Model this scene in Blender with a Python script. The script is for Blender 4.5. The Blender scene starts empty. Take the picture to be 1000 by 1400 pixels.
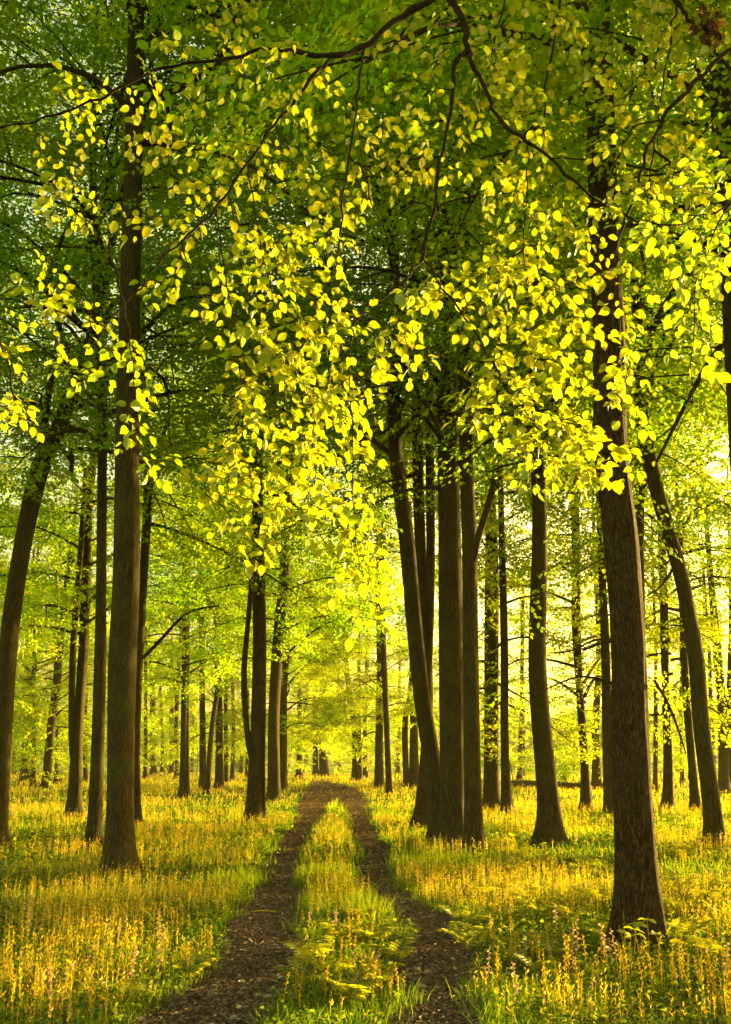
import bpy, math, random
import numpy as np
from mathutils import Vector

R = math.radians
rng = np.random.default_rng(7)
random.seed(7)
scene = bpy.context.scene
COL = scene.collection

# ------------------------------------------------------------------ camera
F = 1361.0                      # focal length in photo pixels (photo is 1000 x 1400)
CAMH = 1.5
HAZE = .0003                     # density of the evening air
PITCH = R(14.0)
CP, SP = math.cos(PITCH), math.sin(PITCH)

cam_d = bpy.data.cameras.new("camera")
cam = bpy.data.objects.new("camera", cam_d)
COL.objects.link(cam)
cam.location = (0, 0, CAMH)
cam.rotation_euler = (R(90) + PITCH, 0, 0)
cam_d.sensor_fit = 'VERTICAL'
cam_d.sensor_height = 36.0
cam_d.lens = 36.0 * F / 1400.0
cam_d.clip_end = 6000
cam_d.clip_start = 0.05
scene.camera = cam


def ray(x, y):
    cx, cy = (x - 500) / F, (700 - y) / F
    return np.array([cx, CP - cy * SP, SP + cy * CP])


def at(x, y, Y):
    """point seen at photo pixel (x, y) standing Y metres ahead; second value metres per pixel"""
    d = ray(x, y)
    t = Y / d[1]
    return np.array([t * d[0], Y, CAMH + t * d[2]]), t / F


def on_ground(x, y):
    d = ray(x, y)
    t = -CAMH / d[2]
    return np.array([t * d[0], t * d[1], 0.0])


# ------------------------------------------------------------------ noise
def hash2(ix, iy, s):
    h = np.sin(ix * 127.1 + iy * 311.7 + s * 74.7) * 43758.5453
    return h - np.floor(h)


def noise2(x, y, s=0):
    x = np.asarray(x, float); y = np.asarray(y, float)
    ix, iy = np.floor(x), np.floor(y)
    fx, fy = x - ix, y - iy
    fx = fx * fx * (3 - 2 * fx); fy = fy * fy * (3 - 2 * fy)
    a = hash2(ix, iy, s); b = hash2(ix + 1, iy, s); c = hash2(ix, iy + 1, s); d = hash2(ix + 1, iy + 1, s)
    return (a * (1 - fx) + b * fx) * (1 - fy) + (c * (1 - fx) + d * fx) * fy


def ground_z(x, y):
    x = np.asarray(x, float); y = np.asarray(y, float)
    far = np.clip((np.hypot(x, y) - 2) / 10, 0, 1)
    return (noise2(x / 4.5, y / 4.5, 3) - .5) * .10 * far * np.clip((140 - np.hypot(x, y)) / 60, 0, 1)


# ------------------------------------------------------------------ mesh building
class Mesh:
    def __init__(self):
        self.v, self.f, self.m, self.t, self.uv = [], [], [], [], []
        self.n = 0

    def add(self, verts, quads, mat=0, tint=0.5, uv=None):
        verts = np.asarray(verts, float).reshape(-1, 3)
        quads = np.asarray(quads, np.int64).reshape(-1, 4)
        self.v.append(verts); self.f.append(quads + self.n)
        self.m.append(np.full(len(quads), mat, np.int32))
        self.t.append(np.broadcast_to(np.asarray(tint, float), (len(verts),)).copy())
        self.uv.append(np.zeros((len(verts), 2)) if uv is None else np.asarray(uv, float).reshape(-1, 2))
        self.n += len(verts)

    def build(self, name, mats, parent=None, smooth=True):
        me = bpy.data.meshes.new(name)
        if self.v:
            v = np.concatenate(self.v); f = np.concatenate(self.f); m = np.concatenate(self.m)
            t = np.concatenate(self.t); uv = np.concatenate(self.uv)
            me.vertices.add(len(v)); me.vertices.foreach_set("co", v.astype(np.float32).ravel())
            me.loops.add(len(f) * 4); me.loops.foreach_set("vertex_index", f.astype(np.int32).ravel())
            me.polygons.add(len(f))
            me.polygons.foreach_set("loop_start", np.arange(0, len(f) * 4, 4, dtype=np.int32))
            for mm in mats:
                me.materials.append(mm)
            me.polygons.foreach_set("material_index", m)
            me.polygons.foreach_set("use_smooth", np.full(len(f), smooth))
            a = me.attributes.new("tint", 'FLOAT', 'POINT'); a.data.foreach_set("value", t.astype(np.float32))
            b = me.attributes.new("leafuv", 'FLOAT2', 'POINT'); b.data.foreach_set("vector", uv.astype(np.float32).ravel())
            me.update(calc_edges=True)
            me.validate()
        o = bpy.data.objects.new(name, me)
        COL.objects.link(o)
        if parent is not None:
            o.parent = parent
        return o


def tag(o, label=None, cat=None, group=None, kind=None):
    if label: o["label"] = label
    if cat: o["category"] = cat
    if group: o["group"] = group
    if kind: o["kind"] = kind
    return o


def empty(name, loc, label, cat, group=None):
    o = bpy.data.objects.new(name, None)
    COL.objects.link(o)
    o.location = loc
    o.empty_display_size = .2
    return tag(o, label, cat, group)


def unit(a):
    a = np.asarray(a, float)
    return a / np.maximum(np.linalg.norm(a, axis=-1, keepdims=True), 1e-9)


def spline(pts, n):
    """Catmull-Rom through the rows of pts (any width), n samples per span"""
    p = np.asarray(pts, float)
    if len(p) < 3:
        t = np.linspace(0, 1, n + 1)[:, None]
        return p[0] * (1 - t) + p[-1] * t
    q = np.vstack([2 * p[0] - p[1], p, 2 * p[-1] - p[-2]])
    out = []
    for i in range(1, len(q) - 2):
        t = np.linspace(0, 1, n, endpoint=False)[:, None]
        a, b, c, d = q[i - 1], q[i], q[i + 1], q[i + 2]
        out.append(.5 * (2 * b + (c - a) * t + (2 * a - 5 * b + 4 * c - d) * t ** 2 + (3 * b - a - 3 * c + d) * t ** 3))
    out.append(p[-1:])
    return np.vstack(out)


def tube(mb, pts, rad, sides=8, mat=0, lobes=None, tint=.5):
    pts = np.asarray(pts, float); rad = np.asarray(rad, float)
    n = len(pts)
    tan = unit(np.gradient(pts, axis=0))
    ref = np.array([0, 1.0, 0]) if abs(tan[0][1]) < .9 else np.array([1.0, 0, 0])
    a = np.zeros((n, 3)); u = unit(np.cross(tan[0], ref))
    for i in range(n):
        u = unit(u - tan[i] * np.dot(u, tan[i])); a[i] = u
    b = np.cross(tan, a)
    th = np.linspace(0, 2 * math.pi, sides, endpoint=False)
    rr = rad[:, None] * np.ones((1, sides))
    if lobes is not None:
        rr = rr * lobes(th, pts, n)
    v = pts[:, None, :] + rr[:, :, None] * (np.cos(th)[None, :, None] * a[:, None, :] + np.sin(th)[None, :, None] * b[:, None, :])
    i = np.arange(n - 1)[:, None]; j = np.arange(sides)[None, :]
    k = (j + 1) % sides
    q = np.stack([i * sides + j, i * sides + k, (i + 1) * sides + k, (i + 1) * sides + j], -1)
    mb.add(v, q, mat, tint)


# leaf templates: (along, across, up) for a leaf of length 1
def leaf_fine():
    t = np.array([0, .05, .16, .32, .5, .68, .85, 1.0]); w = np.array([.012, .06, .225, .315, .325, .265, .125, .0])
    v, uv = [], []
    for a, b in zip(t, w):
        for s in (-1, 0, 1):
            v.append((a, s * b, .30 * abs(s) * b - .20 * a * a + .02 * math.sin(a * 25) * abs(s)))
            uv.append((a, s * b / .345))
    q = []
    for i in range(len(t) - 1):
        for j in (0, 1):
            q.append((i * 3 + j, i * 3 + j + 1, i * 3 + j + 4, i * 3 + j + 3))
    return np.array(v), np.array(q), np.array(uv)


def leaf_mid():
    v = np.array([(0, 0, 0), (.28, .30, .09), (.68, .27, .02), (.28, -.30, .09), (.68, -.27, .02), (1, 0, -.15)])
    q = np.array([(0, 1, 2, 5), (0, 5, 4, 3)])
    uv = np.stack([v[:, 0], v[:, 1] / .3], 1)
    return v, q, uv


FINE, MID = leaf_fine(), leaf_mid()
NARROW = (MID[0] * [1, .42, .5], MID[1], MID[2])


def put_leaves(mb, P, D, N, size, tint, tpl, mat=0):
    """P, D, N (n,3): base, direction, upper side; size (n,)"""
    v, q, uv = tpl
    P = np.asarray(P, float); n = len(P)
    if n == 0: return
    D = unit(D); N = unit(N - D * np.sum(N * D, 1, keepdims=True)); S = np.cross(N, D)
    V = P[:, None, :] + size[:, None, None] * (v[None, :, 0:1] * D[:, None, :] + v[None, :, 1:2] * S[:, None, :] + v[None, :, 2:3] * N[:, None, :])
    Q = q[None] + (np.arange(n) * len(v))[:, None, None]
    mb.add(V, Q, mat, np.repeat(tint, len(v)), np.tile(uv, (n, 1)))


# ------------------------------------------------------------------ materials
def new_mat(name):
    m = bpy.data.materials.new(name); m.use_nodes = True
    nt = m.node_tree; nt.nodes.clear()
    return m, nt, nt.nodes, nt.links


def ramp(nodes, stops):
    r = nodes.new('ShaderNodeValToRGB')
    e = r.color_ramp.elements
    while len(e) < len(stops): e.new(.5)
    for k, (p, c) in zip(e, stops):
        k.position = p; k.color = (*c, 1)
    return r


def leaf_material(name, refl, trans, gloss=.05, veins=False):
    """refl, trans: ramps of (position, colour) over the per-leaf tint"""
    m, nt, N, L = new_mat(name)
    at_ = N.new('ShaderNodeAttribute'); at_.attribute_name = 'tint'
    r1, r2 = ramp(N, refl), ramp(N, trans)
    L.new(at_.outputs['Fac'], r1.inputs[0]); L.new(at_.outputs['Fac'], r2.inputs[0])
    d = N.new('ShaderNodeBsdfDiffuse'); t = N.new('ShaderNodeBsdfTranslucent')
    c1, c2 = r1.outputs[0], r2.outputs[0]
    out = N.new('ShaderNodeOutputMaterial')
    if veins:
        uv = N.new('ShaderNodeAttribute'); uv.attribute_name = 'leafuv'
        sx = N.new('ShaderNodeSeparateXYZ'); L.new(uv.outputs['Vector'], sx.inputs[0])
        ab = N.new('ShaderNodeMath'); ab.operation = 'ABSOLUTE'; L.new(sx.outputs[1], ab.inputs[0])
        # side veins: stripes slanting forward from the midrib
        mm = N.new('ShaderNodeMath'); mm.operation = 'MULTIPLY_ADD'; mm.inputs[1].default_value = -.32
        L.new(ab.outputs[0], mm.inputs[0]); L.new(sx.outputs[0], mm.inputs[2])
        sn = N.new('ShaderNodeMath'); sn.operation = 'MULTIPLY'; sn.inputs[1].default_value = 52.0; L.new(mm.outputs[0], sn.inputs[0])
        si = N.new('ShaderNodeMath'); si.operation = 'SINE'; L.new(sn.outputs[0], si.inputs[0])
        vr = N.new('ShaderNodeMapRange'); vr.inputs[1].default_value = .55; vr.inputs[2].default_value = 1.0
        vr.inputs[3].default_value = 0; vr.inputs[4].default_value = .42; L.new(si.outputs[0], vr.inputs[0])
        mr = N.new('ShaderNodeMapRange'); mr.inputs[1].default_value = .10; mr.inputs[2].default_value = .0
        mr.inputs[3].default_value = 0; mr.inputs[4].default_value = .55; L.new(ab.outputs[0], mr.inputs[0])
        mx = N.new('ShaderNodeMath'); mx.operation = 'MAXIMUM'; L.new(vr.outputs[0], mx.inputs[0]); L.new(mr.outputs[0], mx.inputs[1])
        mc = N.new('ShaderNodeMix'); mc.data_type = 'RGBA'; L.new(mx.outputs[0], mc.inputs[0]); L.new(c2, mc.inputs[6]); mc.inputs[7].default_value = (.13, .10, .004, 1)
        # short brown leaf stalk and a faint brown edge
        st = N.new('ShaderNodeMapRange'); st.inputs[1].default_value = .07; st.inputs[2].default_value = .02; L.new(sx.outputs[0], st.inputs[0])
        mc2 = N.new('ShaderNodeMix'); mc2.data_type = 'RGBA'; L.new(st.outputs[0], mc2.inputs[0]); L.new(mc.outputs[2], mc2.inputs[6]); mc2.inputs[7].default_value = (.25, .07, .01, 1)
        c2 = mc2.outputs[2]
        bp = N.new('ShaderNodeBump'); bp.inputs['Strength'].default_value = .5; bp.inputs['Distance'].default_value = .002
        L.new(mx.outputs[0], bp.inputs['Height']); L.new(bp.outputs[0], d.inputs['Normal'])
    L.new(c1, d.inputs[0]); L.new(c2, t.inputs[0])
    a = N.new('ShaderNodeAddShader'); L.new(d.outputs[0], a.inputs[0]); L.new(t.outputs[0], a.inputs[1])
    sh = a.outputs[0]
    if gloss > 0:
        g = N.new('ShaderNodeBsdfGlossy'); g.inputs['Roughness'].default_value = .38; g.inputs[0].default_value = (.9, .9, .9, 1)
        mixs = N.new('ShaderNodeMixShader'); mixs.inputs[0].default_value = gloss
        L.new(sh, mixs.inputs[1]); L.new(g.outputs[0], mixs.inputs[2]); sh = mixs.outputs[0]
    L.new(sh, out.inputs[0])
    return m


def bark_material(name, dark, light, moss, moss_amt, ridge, bump, vstretch=.12):
    m, nt, N, L = new_mat(name)
    tc = N.new('ShaderNodeTexCoord')
    mp = N.new('ShaderNodeMapping'); mp.inputs['Scale'].default_value = (1, 1, vstretch); L.new(tc.outputs['Object'], mp.inputs[0])
    n1 = N.new('ShaderNodeTexNoise'); n1.inputs['Scale'].default_value = ridge; n1.inputs['Detail'].default_value = 6; n1.inputs['Roughness'].default_value = .65
    L.new(mp.outputs[0], n1.inputs[0])
    vo = N.new('ShaderNodeTexVoronoi'); vo.feature = 'DISTANCE_TO_EDGE'; vo.inputs['Scale'].default_value = ridge * 1.3
    wv = N.new('ShaderNodeVectorMath'); wv.operation = 'MULTIPLY_ADD'; wv.inputs[1].default_value = (.06, .06, .06)
    L.new(n1.outputs['Color'], wv.inputs[0]); L.new(mp.outputs[0], wv.inputs[2]); L.new(wv.outputs[0], vo.inputs[0])
    vr = N.new('ShaderNodeMapRange'); vr.inputs[1].default_value = 0; vr.inputs[2].default_value = .22; L.new(vo.outputs[0], vr.inputs[0])
    hm = N.new('ShaderNodeMath'); hm.operation = 'MULTIPLY'; L.new(vr.outputs[0], hm.inputs[0]); L.new(n1.outputs[0], hm.inputs[1])
    cr = ramp(N, [(.12, dark), (.62, light)]); L.new(hm.outputs[0], cr.inputs[0])
    n2 = N.new('ShaderNodeTexNoise'); n2.inputs['Scale'].default_value = 1.6; n2.inputs['Detail'].default_value = 5; L.new(tc.outputs['Object'], n2.inputs[0])
    mr = N.new('ShaderNodeMapRange'); mr.inputs[1].default_value = .42; mr.inputs[2].default_value = .66; mr.inputs[4].default_value = moss_amt; L.new(n2.outputs[0], mr.inputs[0])
    mx = N.new('ShaderNodeMix'); mx.data_type = 'RGBA'; L.new(mr.outputs[0], mx.inputs[0]); L.new(cr.outputs[0], mx.inputs[6]); mx.inputs[7].default_value = (*moss, 1)
    bs = N.new('ShaderNodeBsdfPrincipled'); bs.inputs['Roughness'].default_value = .85; bs.inputs['Specular IOR Level'].default_value = .08
    L.new(mx.outputs[2], bs.inputs['Base Color'])
    bp = N.new('ShaderNodeBump'); bp.inputs['Strength'].default_value = bump; bp.inputs['Distance'].default_value = .05
    L.new(hm.outputs[0], bp.inputs['Height']); L.new(bp.outputs[0], bs.inputs['Normal'])
    out = N.new('ShaderNodeOutputMaterial'); L.new(bs.outputs[0], out.inputs[0])
    return m


M = {}
M['bark'] = bark_material('smooth_beech_bark', (.036, .027, .008), (.092, .070, .020), (.075, .076, .015), .55, 24, .45)
M['oak_bark'] = bark_material('ridged_bark', (.026, .017, .007), (.160, .102, .038), (.10, .085, .024), .35, 46, .8, .14)
M['twig'] = bark_material('twig_bark', (.018, .012, .008), (.060, .042, .026), (.05, .045, .02), .3, 60, .4, .3)
M['leaf'] = leaf_material('crown_leaf', [(0, (.045, .130, .005)), (1, (.085, .150, .006))], [(0, (.13, .30, .005)), (.5, (.27, .37, .005)), (1, (.44, .41, .005))], 0)
M['near_leaf'] = leaf_material('spring_beech_leaf', [(0, (.050, .090, .008)), (1, (.085, .115, .010))], [(0, (.24, .36, .004)), (1, (.46, .43, .005))], .05, veins=True)
M['dead_leaf'] = leaf_material('withered_leaf', [(0, (.05, .022, .010)), (1, (.11, .055, .022))], [(0, (.05, .02, .005)), (1, (.09, .04, .01))], .02)
M['grass'] = leaf_material('grass_blade', [(0, (.018, .045, .005)), (.6, (.055, .085, .009)), (1, (.18, .14, .025))], [(0, (.035, .105, .003)), (.6, (.23, .30, .004)), (1, (.38, .32, .008))], 0)
M['stalk'] = leaf_material('flower_stalk', [(0, (.07, .11, .008)), (.5, (.17, .14, .018)), (1, (.16, .085, .025))], [(0, (.17, .23, .004)), (.5, (.36, .31, .006)), (1, (.36, .22, .010))], 0)
M['pod'] = leaf_material('seed_pod', [(0, (.13, .13, .012)), (.6, (.24, .16, .03)), (1, (.22, .11, .05))], [(0, (.32, .28, .006)), (.6, (.46, .33, .010)), (1, (.42, .22, .030))], 0)
M['bloom'] = leaf_material('faded_bloom', [(0, (.24, .16, .17)), (1, (.36, .27, .24))], [(0, (.18, .11, .10)), (1, (.30, .19, .13))], .02)
M['fern'] = leaf_material('fern_frond', [(0, (.055, .095, .010)), (1, (.10, .12, .012))], [(0, (.20, .25, .006)), (1, (.36, .32, .008))], .03)
M['herb'] = leaf_material('low_herb', [(0, (.020, .048, .007)), (1, (.060, .085, .011))], [(0, (.05, .12, .005)), (1, (.25, .26, .008))], .02)
M['litter'] = leaf_material('leaf_litter', [(0, (.055, .038, .024)), (.6, (.19, .135, .085)), (1, (.38, .29, .20))], [(0, (.01, .006, .002)), (1, (.05, .03, .01))], .03)


def ground_material(name, stops, sc, bump, stops2=None):
    m, nt, N, L = new_mat(name)
    tc = N.new('ShaderNodeTexCoord')
    n1 = N.new('ShaderNodeTexNoise'); n1.inputs['Scale'].default_value = sc; n1.inputs['Detail'].default_value = 8; n1.inputs['Roughness'].default_value = .7
    L.new(tc.outputs['Object'], n1.inputs[0])
    cr = ramp(N, stops); L.new(n1.outputs[0], cr.inputs[0])
    col = cr.outputs[0]
    if stops2:
        n2 = N.new('ShaderNodeTexNoise'); n2.inputs['Scale'].default_value = .35; n2.inputs['Detail'].default_value = 4
        L.new(tc.outputs['Object'], n2.inputs[0])
        c2 = ramp(N, stops2); L.new(n1.outputs[0], c2.inputs[0])
        mr = N.new('ShaderNodeMapRange'); mr.inputs[1].default_value = .4; mr.inputs[2].default_value = .6; L.new(n2.outputs[0], mr.inputs[0])
        mx = N.new('ShaderNodeMix'); mx.data_type = 'RGBA'; L.new(mr.outputs[0], mx.inputs[0]); L.new(col, mx.inputs[6]); L.new(c2.outputs[0], mx.inputs[7])
        col = mx.outputs[2]
    bs = N.new('ShaderNodeBsdfPrincipled'); bs.inputs['Roughness'].default_value = .95; bs.inputs['Specular IOR Level'].default_value = 0
    L.new(col, bs.inputs['Base Color'])
    bp = N.new('ShaderNodeBump'); bp.inputs['Strength'].default_value = bump; bp.inputs['Distance'].default_value = .05
    L.new(n1.outputs[0], bp.inputs['Height']); L.new(bp.outputs[0], bs.inputs['Normal'])
    out = N.new('ShaderNodeOutputMaterial'); L.new(bs.outputs[0], out.inputs[0])
    return m


M['soil'] = ground_material('woodland_soil', [(.3, (.030, .038, .010)), (.7, (.085, .090, .022))], 7, .7, [(.3, (.045, .032, .014)), (.7, (.12, .085, .034))])
M['dirt'] = ground_material('trodden_dirt', [(.25, (.055, .038, .021)), (.5, (.14, .098, .055)), (.75, (.27, .19, .115))], 22, 1.0)
M['field'] = ground_material('open_field', [(.3, (.10, .15, .02)), (.7, (.20, .22, .04))], .8, .3)

# ------------------------------------------------------------------ the ground and the track
# edges of the two wheel ruts, read off the photograph: (pixel row, left rut l, r, right rut l, r)
RUTS = [(1400, 218, 366, 566, 640), (1370, 262, 372, 562, 638), (1328, 292, 388, 554, 640), (1287, 318, 402, 548, 636), (1254, 336, 408, 540, 618),
        (1233, 344, 411, 514, 562), (1204, 355, 410, 492, 534), (1171, 373, 416, 488, 524), (1142, 393, 427, 482, 513), (1113, 406, 446, 475, 503),
        (1100, 409, 452, 465, 504), (1094, 413, 456, 462, 501), (1086, 418, 455, 456, 496), (1078, 424, 450, 450, 478), (1070, 429, 439, 440, 449)]
_rows = []
for (py, a, b, c, d) in RUTS:
    Y = on_ground(500, py)[1]
    _rows.append([Y] + [on_ground(x, py)[0] for x in (a, b, c, d)])
# nearer than the frame: carry on towards the camera
r0, r1 = _rows[0], _rows[1]
ext = [-6.0] + [r0[i] + (r0[i] - r1[i]) / (r0[0] - r1[0]) * (-6.0 - r0[0]) * .35 for i in (1, 2, 3, 4)]
_rows = np.array([ext] + _rows)


def rut_edges(y):
    return [np.interp(y, _rows[:, 0], _rows[:, i]) for i in (1, 2, 3, 4)]


def rut_mask(x, y):
    """distance in metres inside (+) or outside (-) the nearest rut"""
    a, b, c, d = rut_edges(y)
    w = (noise2(x * 2.3, y * 2.3, 11) - .5) * .22 + (noise2(x * 9, y * 9, 12) - .5) * .10
    m1 = np.minimum(x - a, b - x); m2 = np.minimum(x - c, d - x)
    m = np.maximum(m1, m2)
    return np.where(y > _rows[-1, 0], -9, m + w * 1.5 + .015)


def axis_grid(lim_near, step, lim_far, grow=1.25):
    a = [0.0]
    while a[-1] < lim_near: a.append(a[-1] + step)
    s = step
    while a[-1] < lim_far:
        s *= grow; a.append(a[-1] + s)
    return np.array(a)


def sheet(xs, ys, zfun):
    X, Y = np.meshgrid(xs, ys)
    V = np.stack([X, Y, zfun(X, Y)], -1)
    ny, nx = X.shape
    i = np.arange(ny - 1)[:, None]; j = np.arange(nx - 1)[None, :]
    q = np.stack([i * nx + j, i * nx + j + 1, (i + 1) * nx + j + 1, (i + 1) * nx + j], -1)
    return V.reshape(-1, 3), q.reshape(-1, 4)


gx = axis_grid(10, .4, 800); gx = np.concatenate([-gx[:0:-1], gx])
gy = axis_grid(30, .4, 800); gyn = axis_grid(8, .8, 200)
gy = np.concatenate([-gyn[:0:-1], gy])
mb = Mesh(); mb.add(*sheet(gx, gy, ground_z), 0)
g = mb.build("ground", [M['soil']])
tag(g, kind='structure')

# the track: two strips of trodden dirt that run into one another far off
mb = Mesh()
ys = np.concatenate([np.arange(-5, 14, .12), np.arange(14, 30, .3), np.arange(30, _rows[-1, 0], .9)])
for k in (0, 1):
    e = rut_edges(ys)
    a, b = e[2 * k], e[2 * k + 1]
    a = a - .10 + (noise2(ys * 2.1, ys * 0 + k, 21) - .5) * .22; b = b + .10 + (noise2(ys * 2.1, ys * 0 + k + 5, 22) - .5) * .22
    s = np.linspace(0, 1, 13)
    X = a[:, None] * (1 - s) + b[:, None] * s
    Yg = np.repeat(ys[:, None], 13, 1)
    Z = ground_z(X, Yg) + .006 + .004 * k + .012 * np.sin(s * math.pi)[None] * noise2(X * 6, Yg * 6, 31)
    ny = len(ys)
    i = np.arange(ny - 1)[:, None]; j = np.arange(12)[None]
    q = np.stack([i * 13 + j, i * 13 + j + 1, (i + 1) * 13 + j + 1, (i + 1) * 13 + j], -1)
    mb.add(np.stack([X, Yg, Z], -1), q, 0)
tag(mb.build("path", [M['dirt']]), kind='structure')

# open field beyond the edge of the wood
mb = Mesh(); mb.add(*sheet(np.linspace(-260, 260, 40), np.linspace(112, 420, 24), lambda x, y: x * 0 + .03), 0)
tag(mb.build("field", [M['field']]), kind='structure')

# ------------------------------------------------------------------ tree crowns
def spray_template(seed, n_side=5, length=.85):
    """a flat beech spray: positions, directions, normals, tints of its leaves"""
    r = np.random.default_rng(seed)
    P, D, N = [], [], []
    def twig(p0, ang, ln, k):
        d = np.array([math.cos(ang), math.sin(ang), 0])
        for i in range(k):
            s = (i + .6) / k
            p = p0 + d * ln * s + np.array([0, 0, -.18 * (s * ln) ** 2 + r.normal(0, .02)])
            sd = 1 if i % 2 else -1
            a2 = ang + sd * R(48 + r.normal(0, 14))
            P.append(p); D.append((math.cos(a2), math.sin(a2), -.25 + r.normal(0, .22)))
            N.append((r.normal(0, .38), r.normal(0, .38), 1))
        P.append(p0 + d * ln); D.append((d[0], d[1], -.3)); N.append((r.normal(0, .3), r.normal(0, .3), 1))
    twig(np.zeros(3), 0, length, 9)
    for i in range(n_side):
        s = (i + .7) / (n_side + .5)
        sd = 1 if i % 2 else -1
        twig(np.array([length * s, 0, r.normal(0, .03)]), sd * R(52 + r.normal(0, 8)), length * (.62 - .35 * s) * r.uniform(.8, 1.2), 4)
    return np.array(P), np.array(D), np.array(N)


SPRAYS = [spray_template(100 + i) for i in range(6)]


def put_sprays(mb, pos, fwd, up, size, leaf, mat=0, r=rng, tint_c=None):
    pos = np.asarray(pos); n = len(pos)
    fwd = unit(fwd); up = unit(up - fwd * np.sum(up * fwd, 1, keepdims=True)); sd = np.cross(up, fwd)
    which = r.integers(0, len(SPRAYS), n)
    for k in range(len(SPRAYS)):
        m = which == k
        if not m.any(): continue
        P, D, N = SPRAYS[k]
        B = np.stack([fwd[m], sd[m], up[m]], 1)           # (n,3,3) rows = axes
        s = size[m]
        PP = pos[m][:, None, :] + np.einsum('li,nij->nlj', P, B) * s[:, None, None]
        DD = np.einsum('li,nij->nlj', D, B); NN = np.einsum('li,nij->nlj', N, B)
        c = m.sum() * len(P)
        base = r.uniform(.1, .75, m.sum()) if tint_c is None else tint_c[m]
        t = np.clip(np.repeat(base, len(P)) + r.normal(0, .16, c), 0, 1)
        put_leaves(mb, PP.reshape(-1, 3), DD.reshape(-1, 3), NN.reshape(-1, 3), leaf * r.uniform(.7, 1.2, c), t, MID, mat)


def make_crown(name, seed, hb, ht, rad, n_limb, sprays_per, leaf, tone=.42):
    """limbs and foliage of one crown; the trunk runs up the local z axis"""
    r = np.random.default_rng(seed)
    mb = Mesh()
    pos, fwd, up = [], [], []
    for i in range(n_limb):
        f = (i + r.uniform(0, .8)) / n_limb
        h = hb + (ht - hb) * f ** 1.05
        az = i * 2.399 + r.normal(0, .35)
        prof = math.sin(math.pi * min(1, .22 + .74 * f)) ** .7
        ln = rad * prof * r.uniform(.7, 1.25)
        el = R(-2 + 48 * f + r.normal(0, 15))
        d = np.array([math.cos(az) * math.cos(el), math.sin(az) * math.cos(el), math.sin(el)])
        s = np.linspace(0, 1, 9)
        droop = (.10 if f > .4 else .16) * ln
        L = np.array([0, 0, h]) + d * (s * ln)[:, None] + np.stack([r.normal(0, .13) * np.sin(s * 4) * ln * .6, r.normal(0, .13) * np.sin(s * 5) * ln * .6, -droop * s ** 2.2 + .12 * ln * np.sin(s * math.pi)], 1)
        tube(mb, L, np.linspace(.042 * (1.25 - .7 * f), .006, 9), 5, 1)
        side = np.cross(d, [0, 0, 1]); side = unit(side)
        nb = max(4, int(ln * 2.4))
        for j in range(nb):
            sj = .22 + .78 * (j + r.uniform(0, .7)) / nb
            if sj > 1: sj = 1
            p0 = np.array([np.interp(sj, s, L[:, k]) for k in range(3)])
            sg = 1 if j % 2 else -1
            a = R(48 + r.normal(0, 14))
            bd = unit(np.array([d[0], d[1], d[2] * .5]) * math.cos(a) + side * sg * math.sin(a) + np.array([0, 0, r.normal(.02, .16)]))
            bl = ln * r.uniform(.22, .42) * (1.15 - .5 * sj) + .35
            ss = np.linspace(0, 1, 5)
            B = p0 + bd * (ss * bl)[:, None] + np.stack([0 * ss, 0 * ss, -.12 * bl * ss ** 2], 1)
            tube(mb, B, np.linspace(.014, .004, 5), 3, 1)
            k = max(2, int(sprays_per * bl))
            q = r.uniform(.05, 1.0, k)
            pp = p0 + bd * (q * bl)[:, None]; pp[:, 2] -= .12 * bl * q ** 2
            tw = r.uniform(-1.2, 1.2, k)
            sd2 = unit(np.cross(bd, [0, 0, 1]))
            ff = bd * np.cos(tw)[:, None] + sd2 * np.sin(tw)[:, None] + np.stack([0 * q, 0 * q, r.normal(-.16, .36, k)], 1)
            pos.append(pp + r.normal(0, .16, (k, 3))); fwd.append(ff)
            up.append(np.stack([r.normal(0, .5, k), r.normal(0, .5, k), np.ones(k)], 1))
    pos, fwd, up = np.vstack(pos), np.vstack(fwd), np.vstack(up)
    n = len(pos)
    tc = np.clip(tone + .5 * (noise2(pos[:, 0] * .7, pos[:, 2] * .9, seed) - .5) + r.normal(0, .14, n), 0, 1)
    put_sprays(mb, pos, fwd, up, r.uniform(.7, 1.2, n), leaf, 0, r, tc)
    o = mb.build(name, [M['leaf'], M['bark']])
    return o


_crown_src = {}
CROWN_KINDS = {
    # kind: (base height, top, radius, limbs, sprays per metre of bough, leaf length)
    'high': (6.6, 20, 4.4, 37, 3.1, .085),
    'skirt': (2.6, 18, 3.6, 40, 3.0, .095),
    'top': (8.6, 20, 4.4, 34, 4.2, .088),
    'wisp': (10.0, 19, 2.3, 18, 3.0, .09),
    'dense': (6.4, 18, 4.6, 58, 4.6, .085),  # thick foliage for the added shade trees
    'mid': (4.8, 18, 4.4, 40, 3.4, .090),
    'low': (3.0, 16, 4.6, 44, 3.2, .100),
}
N_VAR = 3
_used = set()


def crown_for(kind, var):
    key = (kind, var % N_VAR)
    if key not in _crown_src:
        hb, ht, rad, nl, sp, lf = CROWN_KINDS[kind]
        _crown_src[key] = make_crown("crown", 500 + hash(kind + str(var % N_VAR)) % 1 + 17 * (var % N_VAR) + len(kind) * 31 + ord(kind[0]), hb, ht, rad, nl, sp, lf, .68 if kind in ('low', 'skirt') else .42)  # low crowns yellower like shade leaves, also imitating a sunlit glow
        return _crown_src[key]
    o = _crown_src[key].copy()
    COL.objects.link(o)
    return o


# ------------------------------------------------------------------ trees
TREE_COUNT = [0]


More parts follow.
